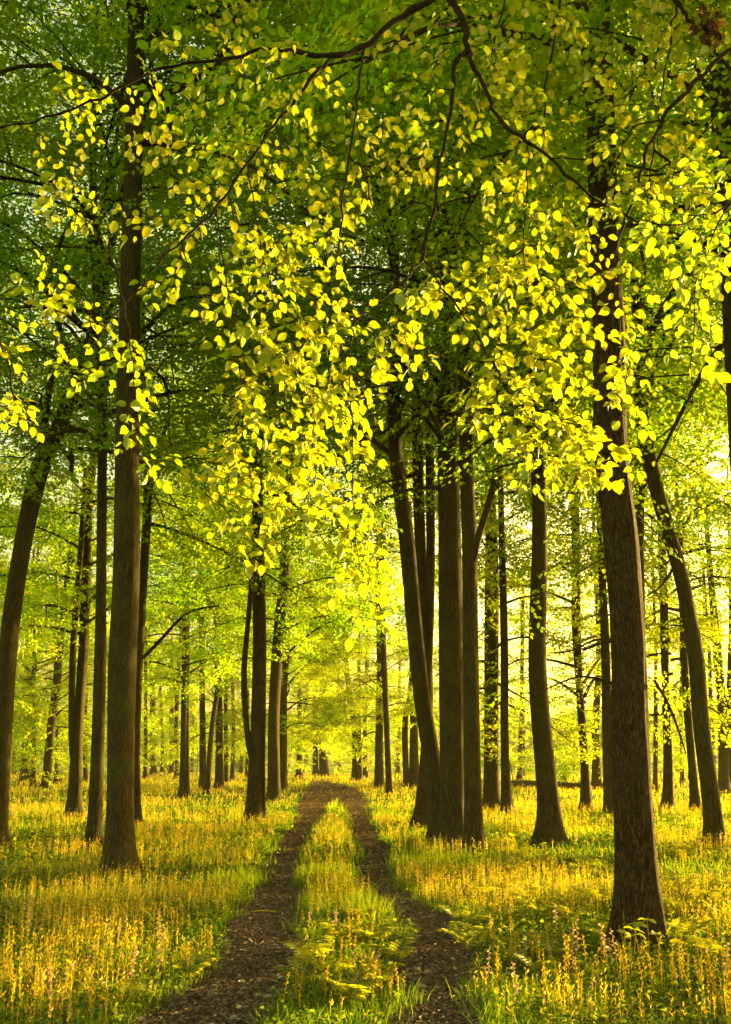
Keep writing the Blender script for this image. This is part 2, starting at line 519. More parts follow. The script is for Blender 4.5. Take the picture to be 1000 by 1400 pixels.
def trunk_mesh(pts, Y, base, bark, near, extend=True, seed=0, top_h=17, flare=.45):
    """pts: photo pixels (x, y, width) from the foot up; returns mesh and the axis in world space"""
    P = []
    for (x, y, w) in pts:
        p, mpp = at(x, y, Y)
        P.append([*p, w * mpp * .5])
    P = np.array(P)
    P[0, 2] = min(P[0, 2], 0.0)
    P[0, 2] = -.12
    if extend and P[-1, 2] < top_h:
        d = P[-1, :3] - P[-2, :3]; d = d / max(d[2], .1)
        h = top_h - P[-1, 2]
        for s in (.35, .7, 1.0):
            P = np.vstack([P, [P[-1, 0] + d[0] * h * .33 * .55, Y + .0, P[-1, 2] + h / 3, max(.03, P[-1, 3] * (.72 if s < 1 else .45))]])
    r = np.random.default_rng(seed)
    S = spline(P, 14 if near else 7)
    S[:, 3] = np.maximum(S[:, 3], .012)
    hh = S[:, 2]
    wob = .35 * S[:, 3]
    S[:, 1] += (noise2(hh * .35, hh * 0 + seed, 41) - .5) * wob * 2
    mb = Mesh()
    sides = 56 if near > 1 else (30 if near else 14)
    ph = r.uniform(0, 6.28, 4)

    def lobes(th, p, n):
        h = p[:, 2][:, None]
        fl = 1 + flare * 1.25 * np.exp(-np.maximum(h, 0) / .26) * (1 + .45 * np.sin(th * 5 + ph[0])[None] * np.exp(-np.maximum(h, 0) / .5) + .25 * np.sin(th * 3 + ph[1])[None])
        rough = 1 + .035 * np.sin(th * 3 + h * .8 + ph[2]) + .03 * np.sin(th * 2 - h * .5 + ph[3])
        if near > 1:
            g = noise2(th[None] * 9 + 0 * h, h * 1.1, 51) - .5
            rough = rough + .075 * g + .05 * (noise2(th[None] * 19 + 0 * h, h * 3.2, 52) - .5)
        return fl * rough
    if near > 1:
        # resample evenly so that the bark ridges are true geometry
        dist = np.concatenate([[0], np.cumsum(np.linalg.norm(np.diff(S[:, :3], axis=0), axis=1))])
        nn = int(dist[-1] / .07)
        q = np.linspace(0, dist[-1], nn)
        S = np.stack([np.interp(q, dist, S[:, k]) for k in range(4)], 1)
    tube(mb, S[:, :3] - base, S[:, 3], sides, 0, lobes)
    return mb, S


def tree(label, pts, kind='mid', Y=None, bark='bark', near=0, limbs=(), group=None, scale=None, top_h=17, crown=True, stems=(), dz=0, cat='tree', name='beech_tree', rot=None, tufts=()):
    i = TREE_COUNT[0]; TREE_COUNT[0] += 1
    r = np.random.default_rng(900 + i)
    if Y is None:
        Y = on_ground(pts[0][0], pts[0][1])[1]
    base, mpp = at(pts[0][0], pts[0][1], Y)
    base = np.array([base[0], Y, 0.0])
    base[2] = float(ground_z(base[0], base[1]))
    e = empty(name, base, label, cat, group)
    mb, S = trunk_mesh(pts, Y, base, bark, near, True, i, top_h)
    mb.build("trunk", [M[bark]], e)
    for ln in stems:                                          # further stems that rise from the same foot
        m2, S2 = trunk_mesh(ln, Y + .05, base, bark, near, True, i + 300, top_h * .9, .25)
        m2.build("stem", [M[bark]], e)
    for ln in limbs:                                          # bare limbs traced off the photograph
        Q = []
        for k, (x, y, w) in enumerate(ln):
            p, mp = at(x, y, Y - .10 * k)
            Q.append([*p, w * mp * .5])
        Q = spline(Q, 6)
        m2 = Mesh(); tube(m2, Q[:, :3] - base, np.maximum(Q[:, 3], .005), 8, 0)
        m2.build("limb", [M[bark]], e)
    if tufts:
        m2 = Mesh()
        pos, fw = [], []
        for (x, y, hw, n) in tufts:
            for _ in range(n):
                p, _m = at(x + r.uniform(-hw, hw), y + r.uniform(-hw, hw) * 1.3, Y - .22)
                pos.append(p - base); fw.append((r.normal(0, 1), -.8 + r.normal(0, .5), r.normal(0, .4)))
        n = len(pos)
        put_sprays(m2, np.array(pos), np.array(fw), np.stack([r.normal(0, .5, n), r.normal(0, .5, n), np.ones(n)], 1), r.uniform(.22, .5, n), .065, 0, r, r.uniform(.4, 1, n))
        m2.build("leaf_tuft", [M['leaf']], e)
    if crown:
        c = crown_for(kind, i)
        c.parent = e
        s = scale if scale else r.uniform(.92, 1.15)
        zc = 9.0
        ax = float(np.interp(zc, S[:, 2], S[:, 0])) - base[0]
        c.location = (ax, 0, dz)
        c.rotation_euler = (0, 0, r.uniform(0, 6.28) if rot is None else rot)
        c.scale = (s, s, s * r.uniform(.95, 1.08))
    return e


# --- the trees one can tell apart, left to right -----------------------------------------
tree("leaning gnarled beech with ivy tufts at the left edge, forking high up", [(-6, 1158, 30), (0, 1080, 26), (4, 990, 25), (13, 865, 25), (33, 740, 24), (56, 640, 25), (80, 585, 21), (104, 520, 18), (126, 455, 14)], 'high', near=1, tufts=[(62, 640, 22, 14), (85, 655, 26, 8), (50, 615, 14, 5)],
     limbs=[[(56, 640, 15), (60, 590, 11), (68, 530, 9), (72, 500, 7)], [(104, 520, 9), (70, 400, 7), (80, 340, 6), (98, 300, 4)]])
tree("stout dark trunk low behind the leaves, far left of the wood", [(37, 1069, 14), (37, 990, 12), (40, 880, 11)], 'low')
tree("thin straight pole just right of the stout far-left trunk", [(46, 1076, 7), (46, 980, 6), (47, 880, 5)], 'low')
tree("slim far trunk leaning right between the left-edge beech and the twin trunk", [(64, 1078, 13), (70, 1000, 11), (77, 936, 11), (88, 829, 9), (96, 770, 8)], 'low', scale=1.0)
tree("twin-stemmed trunk, second clear tree from the left with flared foot", [(101, 1118, 20), (104, 1050, 17), (107, 990, 14), (114, 883, 14), (117, 793, 13), (122, 690, 12), (130, 610, 10)], 'mid', near=1,
     limbs=[[(101, 1045, 8), (98, 1010, 8), (99, 918, 9), (104, 830, 9), (110, 760, 8), (118, 640, 7)]])
tree("slender straight trunk right behind the big left-hand trunk, on its left side", [(127, 1162, 21), (132, 1061, 18), (137, 918, 16), (139, 793, 14), (140, 640, 13), (140, 540, 13), (131, 365, 13), (128, 300, 11), (128, 150, 8)], 'high', near=1)
tree("big straight olive-brown beech trunk nearest on the left, foot in shade", [(166, 1199, 40), (165, 1120, 36), (165, 1061, 35), (166, 918, 37), (173, 776, 35), (175, 600, 32), (178, 400, 28), (180, 300, 27), (183, 200, 24), (185, 100, 22), (188, 10, 20)], 'top', near=1, top_h=18, dz=1.0,
     limbs=[[(186, 95, 12), (205, 60, 11), (218, 25, 9), (228, -20, 8)]])
tree("dark trunk half hidden behind the right side of the big left-hand trunk", [(186, 1129, 15), (186, 1060, 12), (187, 972, 12), (193, 847, 12), (197, 776, 12), (203, 670, 13), (200, 600, 11), (196, 540, 9)], 'high', near=1,
     limbs=[[(190, 905, 5), (215, 880, 5), (250, 843, 4), (275, 832, 3), (300, 828, 2)], [(203, 660, 6), (225, 590, 5), (238, 560, 4)]])
tree("small far trunk with a Y fork, left half of the sunlit gap", [(211, 1059, 9), (209, 990, 8), (209, 936, 7), (205, 900, 5)], 'low', limbs=[[(209, 936, 5), (214, 915, 4), (217, 900, 3)]])
tree("very thin far pole right of the Y-forked trunk", [(235, 1058, 7), (235, 980, 6), (235, 893, 5)], 'top')
tree("slim double trunk standing close together, first dark pair right of the big left trunk", [(250, 1091, 10), (252, 990, 9), (254, 811, 9), (252, 740, 8)], 'mid', stems=[[(257, 1086, 7), (256, 990, 6), (257, 850, 5)]])
tree("slim upright trunk just left of the trunk that curves away to the right", [(278, 1082, 10), (277, 954, 8), (275, 800, 8)], 'top', limbs=[[(277, 880, 3), (286, 840, 3), (292, 815, 2)]])
tree("slim trunk curving up to the right and crossing its neighbours", [(284, 1087, 8), (289, 1008, 7), (296, 954, 7), (304, 900, 7), (312, 811, 6), (316, 760, 5)], 'top')
tree("dark upright trunk crossed by the slim curving one", [(300, 1080, 12), (300, 990, 10), (297, 847, 10), (296, 770, 9)], 'skirt')
tree("thin trunk close on the right of the crossed dark upright", [(310, 1073, 7), (309, 980, 6), (309, 880, 6)], 'top')
tree("sturdy trunk left of the track with a thinner stem bowing off its left side", [(348, 1123, 25), (350, 1060, 22), (353, 990, 21), (355, 883, 19), (354, 793, 18), (353, 700, 15)], 'top', near=1,
     limbs=[[(347, 1045, 9), (340, 1015, 8), (335, 961, 8), (334, 918, 8), (337, 876, 7), (343, 811, 7), (344, 760, 6)], [(361, 1112, 5), (361, 1040, 4), (362, 970, 4)]])
tree("trunk bending right, next to the left wheel rut", [(375, 1098, 18), (375, 1040, 16), (375, 972, 15), (380, 883, 16), (389, 793, 15), (391, 740, 14), (394, 690, 12)], 'mid', near=1)
tree("narrow trunk directly behind the one bending right beside the rut", [(387, 1080, 11), (388, 954, 10), (393, 883, 9), (396, 820, 8)], 'low')
tree("small far trunk left of where the track vanishes", [(410, 1064, 10), (410, 1010, 7), (410, 954, 6)], 'low')
tree("thick short-looking trunk at the vanishing end of the track", [(445, 1062, 12), (444, 1020, 11), (444, 990, 10)], 'top', stems=[[(440, 1061, 6), (439, 1010, 5)]])
tree("far trunk with a thin companion, right of the track's end", [(487, 1069, 11), (486, 1000, 9), (478, 950, 8)], 'low', stems=[[(493, 1068, 7), (491, 1000, 6), (491, 918, 5)]])
tree("straight trunk behind the hanging leaf spray, right of the track", [(518, 1078, 13), (519, 1000, 11), (520, 918, 10), (518, 776, 9)], 'low')
tree("thin trunk leaning left just in front of the straight one right of the track", [(533, 1089, 9), (529, 990, 8), (525, 900, 8), (524, 850, 7)], 'wisp', crown=True)
tree("double far trunk glimpsed left of the central clump", [(567, 1076, 15), (566, 990, 11), (565, 930, 10)], 'top', stems=[[(556, 1073, 9), (554, 990, 8), (560, 950, 6)]])
tree("left trunk of the central clump, leaning strongly to the left", [(603, 1157, 28), (600, 1115, 26), (591, 1043, 24), (577, 954, 22), (566, 847, 21), (557, 740, 21), (546, 660, 20), (540, 600, 19), (538, 480, 16), (540, 380, 14), (536, 300, 12)], 'high', near=1,
     limbs=[[(553, 700, 5), (540, 670, 3), (515, 650, 2)]])
tree("trunk behind the left-leaning one of the central clump, foot seen to its left", [(577, 1134, 24), (583, 1040, 17), (585, 960, 15), (582, 860, 15), (576, 770, 15), (572, 650, 16), (571, 530, 15), (568, 400, 13)], 'high', near=1,
     limbs=[[(585, 930, 10), (588, 850, 11), (589, 740, 12), (588, 620, 12), (587, 520, 11)]])
tree("broad straight middle trunk of the central clump, the widest of it", [(618, 1160, 37), (619, 1097, 34), (618, 918, 34), (614, 740, 30), (613, 640, 28), (611, 520, 26), (607, 400, 22), (600, 280, 18)], 'high', near=1)
tree("right trunk of the central clump, narrow and upright", [(649, 1169, 26), (647, 1080, 23), (645, 990, 22), (643, 847, 21), (642, 740, 21), (638, 640, 19), (636, 540, 18), (634, 400, 18), (638, 240, 17), (640, 100, 13)], 'high', near=1,
     limbs=[[(645, 775, 11), (654, 735, 10), (668, 690, 9), (677, 655, 7)]])
tree("shaggy ivy-leaved trunk right of the central clump", [(672, 1109, 24), (672, 1050, 21), (672, 990, 20), (673, 847, 20), (672, 750, 17)], 'skirt', near=1, tufts=[(668, 800, 18, 12), (666, 870, 20, 14), (670, 950, 22, 16), (672, 1020, 18, 10)])
tree("leaner trunk pressed to the right side of the shaggy ivy-leaved one", [(694, 1116, 17), (691, 1050, 12), (690, 990, 11), (690, 900, 11), (688, 793, 10)], 'top', near=1)
tree("dark trunk with widely flared foot left of the nearest right-hand tree, slanting left", [(754, 1158, 37), (751, 1100, 30), (746, 1043, 27), (738, 954, 25), (735, 883, 23), (736, 811, 22), (737, 740, 20), (735, 640, 18), (728, 520, 16), (720, 420, 14), (715, 350, 12)], 'high', near=1)
tree("hair-thin far pole left of the dark trunk with flared foot", [(716, 1062, 5), (716, 1000, 4), (715, 950, 3)], 'wisp')
tree("slim trunk in the gap left of the nearest right-hand tree, leaning left", [(802, 1109, 15), (800, 1050, 12), (797, 1008, 11), (791, 918, 11), (788, 847, 13), (788, 740, 12), (785, 650, 10)], 'skirt')
tree("small trunk between the slim leaning one and the nearest right-hand tree", [(816, 1078, 13), (815, 990, 10), (820, 883, 9), (815, 776, 8)], 'skirt')
tree("trunk whose right half hides behind the left side of the nearest right-hand tree", [(833, 1116, 15), (831, 1026, 14), (828, 900, 12)], 'top')
tree("nearest and thickest tree on the right, deeply ridged brown bark lit on its right side", [(876, 1294, 60), (874, 1240, 60), (872, 1204, 58), (866, 1097, 54), (862, 990, 51), (860, 883, 47), (850, 740, 47), (841, 660, 45), (836, 600, 44), (834, 450, 42), (827, 330, 39), (821, 200, 38), (813, 0, 36), (808, -120, 33)], 'top', near=2, bark='oak_bark', top_h=17,
     limbs=[[(840, 935, 4), (800, 925, 3), (770, 932, 2.4), (740, 945, 1.8), (715, 948, 1.2)], [(845, 880, 4), (815, 875, 3), (780, 890, 2.4), (750, 893, 1.6)], [(895, 930, 4), (915, 965, 4), (930, 1005, 3), (938, 1030, 2)]])
tree("thin far pole showing just right of the nearest right-hand tree", [(896, 1080, 6), (897, 972, 6), (897, 900, 5)], 'wisp')
tree("mid-distance trunk between the nearest right tree and the curving one, bare and upright", [(912, 1111, 16), (913, 1026, 12), (910, 954, 10), (908, 829, 11), (903, 700, 9)], 'skirt')
tree("slim trunk half covered by the left side of the curving right-hand trunk", [(952, 1112, 14), (946, 1043, 11), (940, 972, 10), (935, 883, 9), (932, 800, 8)], 'mid')
tree("smooth trunk near the right edge that curves in a long bow to the left", [(980, 1163, 25), (971, 1079, 23), (960, 990, 22), (953, 900, 22), (940, 829, 20), (928, 776, 20), (917, 740, 20), (900, 680, 20), (886, 620, 20), (878, 570, 19), (875, 480, 15), (870, 410, 13)], 'high', near=1,
     limbs=[[(882, 590, 10), (890, 530, 10), (902, 480, 8), (915, 440, 5), (925, 400, 4)], [(893, 515, 6), (918, 470, 6), (930, 440, 4)], [(925, 770, 4), (905, 800, 3), (885, 815, 2)]])
tree("straight trunk seen above and behind the fork of the curving right-hand one", [(884, 1122, 18), (878, 950, 16), (874, 745, 14), (875, 640, 15), (882, 520, 12), (884, 400, 11)], 'top', Y=25)
tree("rough trunk low at the right edge with a thin companion stem", [(989, 1087, 16), (989, 990, 13), (983, 918, 12), (978, 860, 11)], 'wisp', stems=[[(998, 1085, 9), (997, 954, 8), (1000, 860, 7)]])
tree("thin pale pole behind the curving right-hand trunk, by the right edge", [(977, 1073, 7), (973, 972, 6), (970, 900, 5)], 'wisp')
tree("dark trunk cut by the right edge, seen only high up among the leaves", [(1045, 1212, 36), (1030, 900, 32), (1008, 500, 30), (1000, 330, 30), (990, 180, 29), (984, 50, 27), (980, -60, 24)], 'high', near=1, Y=12.5, dz=-.7)

# --- far trunks at the sunlit edge of the wood that nothing tells apart -------------------
far = [(20, 1061), (150, 1063), (222, 1056), (262, 1056), (330, 1058), (420, 1056), (465, 1055), (545, 1058), (945, 1068)]
for (x, y) in far:
    w = 4.5 + random.random() * 3
    tree("slim far trunk in the yellow glow at the forest edge", [(x, y, w), (x + random.uniform(-3, 3), y - 70, w * .85), (x + random.uniform(-6, 6), y - 150, w * .7)], 'low', group="far trunks at the sunlit forest edge", scale=random.uniform(.9, 1.2))

for (x, y) in [(78, 1072), (118, 1069), (199, 1066), (243, 1064), (318, 1068), (338, 1064), (432, 1062), (500, 1064), (624, 1066), (710, 1068), (745, 1064), (855, 1070), (933, 1072), (962, 1068)]:
    w = 5 + random.random() * 3
    tree("thin dark trunk standing far back among the saplings", [(x, y, w), (x + random.uniform(-3, 3), y - 90, w * .85), (x + random.uniform(-8, 8), y - 240, w * .7)], 'wisp', group="thin dark trunks far back", scale=random.uniform(.8, .95))

# --- trees outside the frame; those on the right are added to cast shade --------------------
for (x, y, k, lb) in [(3.7, 5.1, 'dense', "unseen beech added to shade the upper leaves, right of the frame, nearer than the thick ridged tree"), (9.6, 8.8, 'dense', "unseen beech added to shade the upper leaves, well right of the thick ridged tree"),
                      (9.85, 15.8, 'dense', "unseen beech added for shade, right of the dark trunk cut by the right edge"), (16.1, 15.1, 'dense', "second unseen beech added for shade, right of the dark trunk cut by the right edge"),
                      (13.0, 23, 'skirt', "unseen beech added to band the grass with shade, right of the curving trunk"), (19, 31, 'skirt', "second unseen beech added to band the grass with shade, right of the curving trunk"), (21.5, 43, 'high', "unseen beech added to shade the right-hand foliage, beyond the rough edge trunk with a companion stem"), (29, 43, 'high', "second unseen beech added to shade the right-hand foliage, beyond the rough edge trunk with a companion stem"),
                      (-7.5, 12, 'high', "beech just left of the leaning gnarled one"),
                      (-11, 22, 'mid', "second beech out to the left of the leaning gnarled one"), (-16, 36, 'low', "beech well left of the stout dark trunk")]:
    fw, upw = y * CP - CAMH * SP, -y * SP - CAMH * CP
    px, py, w = 500 + F * x / fw, 700 - F * upw / fw, .42 / fw * F
    tree(lb, [(px, py, w), (px + 4, py - 900 / y, w * .9), (px + 8, py - 5400 / y, w * .75)], k, Y=y, near=1, dz={3.7: .2, 9.6: -1.9, 9.85: 2.0, 16.1: 2.2}.get(x, 0), scale={3.7: .85, 9.6: 1.2, 9.85: 1.1}.get(x))

# ------------------------------------------------------------------ shrubs and far woods
def shrub(label, px, py, w, h, n, group=None, leaf=.13):
    p = on_ground(px, py)
    e = empty("shrub", (p[0], p[1], 0), label, "shrub", group)
    r = np.random.default_rng(int(px * 7 + py))
    mb = Mesh(); ms = Mesh()
    pos, fwd = [], []
    for k in range(12):
        az = r.uniform(0, 6.28); ln = h * r.uniform(.6, 1.0); out = w * r.uniform(.2, .55)
        s = np.linspace(0, 1, 6)
        Lp = np.stack([np.cos(az) * out * s ** 1.3, np.sin(az) * out * s ** 1.3, ln * s - .05], 1)
        tube(ms, Lp, np.linspace(.035, .008, 6), 4)
        q = r.uniform(.25, 1, n // 12)
        pp = np.stack([np.interp(q, s, Lp[:, i]) for i in range(3)], 1) + r.normal(0, .16 * h, (len(q), 3)) * [1, 1, .7]
        pp[:, 2] = np.maximum(pp[:, 2], .15)
        a2 = r.uniform(0, 6.28, len(q))
        pos.append(pp); fwd.append(np.stack([np.cos(a2), np.sin(a2), r.normal(0, .3, len(q))], 1))
    pos, fwd = np.vstack(pos), np.vstack(fwd)
    put_sprays(mb, pos, fwd, np.stack([r.normal(0, .4, len(pos)), r.normal(0, .4, len(pos)), np.ones(len(pos))], 1), r.uniform(.7, 1.2, len(pos)), leaf, 0, r)
    ms.build("stem", [M['bark']], e)
    mb.build("foliage", [M['leaf']], e)
    return e


for (x, y, w, h) in [(30, 1058, 5, 3.2), (110, 1057, 5, 3.0), (230, 1054, 6, 3.4), (330, 1055, 5, 2.6), (600, 1056, 4, 2.4), (700, 1055, 5, 2.5), (850, 1057, 5, 2.8), (930, 1056, 5, 2.6)]:
    shrub("bright yellow-green bush along the far edge of the wood", x, y, w, h, 260, "bushes along the far edge")
shrub("bare-stemmed spreading bush behind the flared dark trunk, stems fanning out", 772, 1068, 4, 2.4, 110)

for (x, y, w_, h_) in [(15.0, 14.6, 2.6, 3.0), (12.0, 13.6, 1.8, 2.3), (17.0, 17.5, 3.0, 3.6)]:  # unseen bushes added so that parts of the foreground fall in shade
    o = shrub("unseen thicket added to shade the foreground, right of the thick ridged tree", 500, 1100, w_, h_, 110, "thickets added for shade", .10)
    o.location = (x, y, 0)

def sapling(px, py, h, n):
    p = on_ground(px, py)
    e = empty("sapling", (p[0], p[1], 0), "young beech sapling with a thin stem and sunlit leaf layers among the far trunks", "sapling", "saplings among the far trunks")
    r = np.random.default_rng(int(px * 3 + py))
    ms, mb = Mesh(), Mesh()
    s = np.linspace(0, 1, 8)
    ax = np.stack([.25 * np.sin(s * 3 + px), .2 * np.sin(s * 4), h * s - .05], 1)
    tube(ms, ax, np.linspace(.035, .008, 8), 5)
    pos, fwd = [], []
    for k in range(16):
        f = .18 + .8 * k / 16
        az = k * 2.4 + r.normal(0, .4); ln = h * .42 * (1.1 - f) * r.uniform(.7, 1.3) + .3
        p0 = np.array([np.interp(f, s, ax[:, i]) for i in range(3)])
        d = np.array([math.cos(az), math.sin(az), r.normal(.15, .2)])
        q = np.linspace(0, 1, 5)
        B = p0 + d * (q * ln)[:, None] - np.array([0, 0, .12 * ln]) * (q ** 2)[:, None]
        tube(ms, B, np.linspace(.012, .003, 5), 3)
        m = max(3, n // 16)
        q = r.uniform(.15, 1, m)
        pos.append(p0 + d * (q * ln)[:, None] + r.normal(0, .12, (m, 3))); a = az + r.normal(0, .8, m)
        fwd.append(np.stack([np.cos(a), np.sin(a), r.normal(-.1, .25, m)], 1))
    pos, fwd = np.vstack(pos), np.vstack(fwd)
    put_sprays(mb, pos, fwd, np.stack([r.normal(0, .45, len(pos)), r.normal(0, .45, len(pos)), np.ones(len(pos))], 1), r.uniform(.6, 1.1, len(pos)), .10, 0, r, r.uniform(.4, .95, len(pos)))
    ms.build("stem", [M['bark']], e); mb.build("foliage", [M['leaf']], e)


for (px, py, h_) in [(30, 1078, 4.5), (85, 1072, 5), (145, 1070, 5.5), (160, 1082, 4), (222, 1066, 6), (265, 1064, 6), (325, 1066, 6), (395, 1066, 5), (450, 1060, 6), (500, 1062, 6), (545, 1066, 5.5), (590, 1070, 5),
                    (635, 1076, 4.5), (700, 1070, 5), (765, 1074, 4.5), (790, 1070, 5), (900, 1072, 5), (930, 1080, 4.5), (965, 1076, 5)]:
    sapling(px, py, h_, 130)

# far hedge and woods across the field: one mass of foliage
mb = Mesh()
n = 5200
x = rng.uniform(-190, 190, n); y = rng.uniform(300, 330, n)
hgt = 9 + 9 * noise2(x / 14, x * 0, 61) + 5 * noise2(x / 4, y / 5, 62)
z = hgt * rng.uniform(0, 1, n) ** .7
a = rng.uniform(0, 6.28, n)
put_sprays(mb, np.stack([x, y, z], 1), np.stack([np.cos(a), np.sin(a), rng.normal(0, .3, n)], 1), np.stack([rng.normal(0, .6, n), rng.normal(0, .6, n), np.ones(n)], 1), rng.uniform(2.5, 4.5, n), .95, 0)
tag(mb.build("distant_woods", [M['leaf']]), "hazy line of far woods beyond the open field", "woodland", kind='stuff')

# ------------------------------------------------------------------ fallen log
p = on_ground(770, 1078)
e = empty("fallen_log", (p[0], p[1], 0), "dark fallen log lying in the grass behind the flared dark trunk", "log")
mb = Mesh()
s = np.linspace(0, 1, 18)
ax = np.stack([-3.2 + 6.2 * s, .5 * np.sin(s * 3), .20 + .05 * np.sin(s * 7)], 1)
tube(mb, ax, .20 - .07 * s + .02 * np.sin(s * 17), 12, 0)
mb.build("log", [M['bark']], e)
for (t, az, ln) in [(.35, 1.2, 1.0), (.6, 2.2, .8), (.8, .9, .7)]:
    mb = Mesh(); p0 = ax[int(t * 17)]
    q = np.linspace(0, 1, 6)[:, None]
    tube(mb, p0 + np.array([math.cos(az), -.3, .9]) * ln * q + np.array([.1, 0, -.1]) * q ** 2, np.linspace(.05, .012, 6), 6, 0)
    mb.build("branch_stub", [M['bark']], e)

# ------------------------------------------------------------------ overhanging branches in the foreground
def bough(label, mains, blobs, seed, tint=(.2, .9), leaf=.049, leaves_along=True):
    """mains: traced lines of (x, y, depth, width px); blobs: (cx, cy, rx, ry, near, far, count) where leafy twigs end"""
    r = np.random.default_rng(seed)
    e0, _ = at(mains[0][0][0], mains[0][0][1], mains[0][0][2])
    e = empty("overhanging_branch", e0, label, "branch")
    wood = Mesh()
    nodes = []
    for ln in mains:
        Q = []
        for (x, y, Y, w) in ln:
            p, mpp = at(x, y, Y); Q.append([*p, w * mpp * .5])
        Q = spline(Q, 7)
        jit = np.stack([noise2(np.arange(len(Q)) * .45, np.zeros(len(Q)) + seed, 70 + k) - .5 for k in range(3)], 1) * .022
        jit[0] = 0
        Q[:, :3] += jit
        tube(wood, Q[:, :3] - e0, np.maximum(Q[:, 3] * (.70 + .34 * noise2(np.arange(len(Q)) * .9, np.zeros(len(Q)) + seed, 75)), .0016), 8, 0)
        nodes.append(Q[:, :3])
    nodes = np.vstack(nodes)
    P, D, N, T = [], [], [], []

    def leafy(path, nrm, start, tc, twiglets=True):
        """leaves set alternately along a twig"""
        seg = np.linalg.norm(np.diff(path, axis=0), axis=1); cum = np.concatenate([[0], np.cumsum(seg)]); L = cum[-1]
        s = L * start; k = 0
        sd0 = r.choice((-1, 1))
        while s < L:
            p = np.array([np.interp(s, cum, path[:, i]) for i in range(3)])
            q = np.array([np.interp(min(L, s + .02), cum, path[:, i]) for i in range(3)])
            t = unit(q - p + 1e-6)
            n = unit(nrm + r.normal(0, .22, 3)); sdv = unit(np.cross(n, t)) * (1 if (k + (sd0 > 0)) % 2 else -1)
            a = R(52 + r.normal(0, 13))
            d = unit(t * math.cos(a) + sdv * math.sin(a) + np.array([0, 0, -.12 + r.normal(0, .20)]))
            if twiglets and r.random() < .42 and s < L * .9:
                ln = r.uniform(.07, .17)
                tp = p + d * np.linspace(0, ln, 4)[:, None]; tp[:, 2] -= np.linspace(0, 1, 4) ** 2 * .02
                tube(wood, tp - e0, np.linspace(.0015, .0009, 4), 3, 0)
                leafy(tp, nrm, .25, tc, False)
            else:
                P.append(p + d * .006); D.append(d); N.append(unit(nrm + r.normal(0, .32, 3))); T.append(tc)
            s += r.uniform(.030, .046); k += 1
        P.append(path[-1]); D.append(unit(path[-1] - path[-2] + np.array([0, 0, -.004]))); N.append(unit(nrm + r.normal(0, .3, 3))); T.append(tc)

    tg = []
    for (cx, cy, rx, ry, dn, df, cnt) in blobs:
        for _ in range(int(cnt * 1.55 + .5)):
            a, q = r.uniform(0, 6.28), math.sqrt(r.uniform(0, 1))
            p, _m = at(cx + rx * q * math.cos(a), cy + ry * q * math.sin(a), r.uniform(dn, df))
            tg.append(p)
    tg = np.array(tg)
    # nearest first, so that twigs grow off twigs
    d0 = np.array([np.min(np.linalg.norm(nodes - t, axis=1)) for t in tg])
    for t in tg[np.argsort(d0)]:
        v = nodes - t
        cost = np.linalg.norm(v, axis=1) + .9 * np.maximum(0, -v[:, 2])      # rather hang from above than climb
        j = int(np.argmin(cost)); p0 = nodes[j]
        dist = np.linalg.norm(t - p0)
        if dist < .03: continue
        k = max(5, int(dist / .05))
        s = np.linspace(0, 1, k)[:, None]
        mid = (p0 + t) / 2 + np.array([r.normal(0, .08), r.normal(0, .08), .16]) * dist
        path = p0 * (1 - s) ** 2 + 2 * mid * s * (1 - s) + t * s ** 2
        path[1:] += r.normal(0, .004, (k - 1, 3))
        tube(wood, path - e0, np.linspace(.0016 + .0020 * min(1, dist), .0011, k), 4, 0)
        nodes = np.vstack([nodes, path[1:]])
        nrm = unit(np.array([r.normal(.25, .35), r.normal(.42, .35), 1.0]))
        leafy(path, nrm, max(0.0, 1 - .42 / dist), r.uniform(*tint))
    n = len(P)
    lm = Mesh()
    put_leaves(lm, np.array(P) - e0, np.array(D), np.array(N), leaf * np.clip(r.normal(.93, .2, n), .45, 1.35), np.clip(np.array(T) + r.normal(0, .24, n), 0, 1), FINE, 0)
    wood.build("limb", [M['twig']], e)
    lm.build("foliage", [M['near_leaf']], e)
    return e


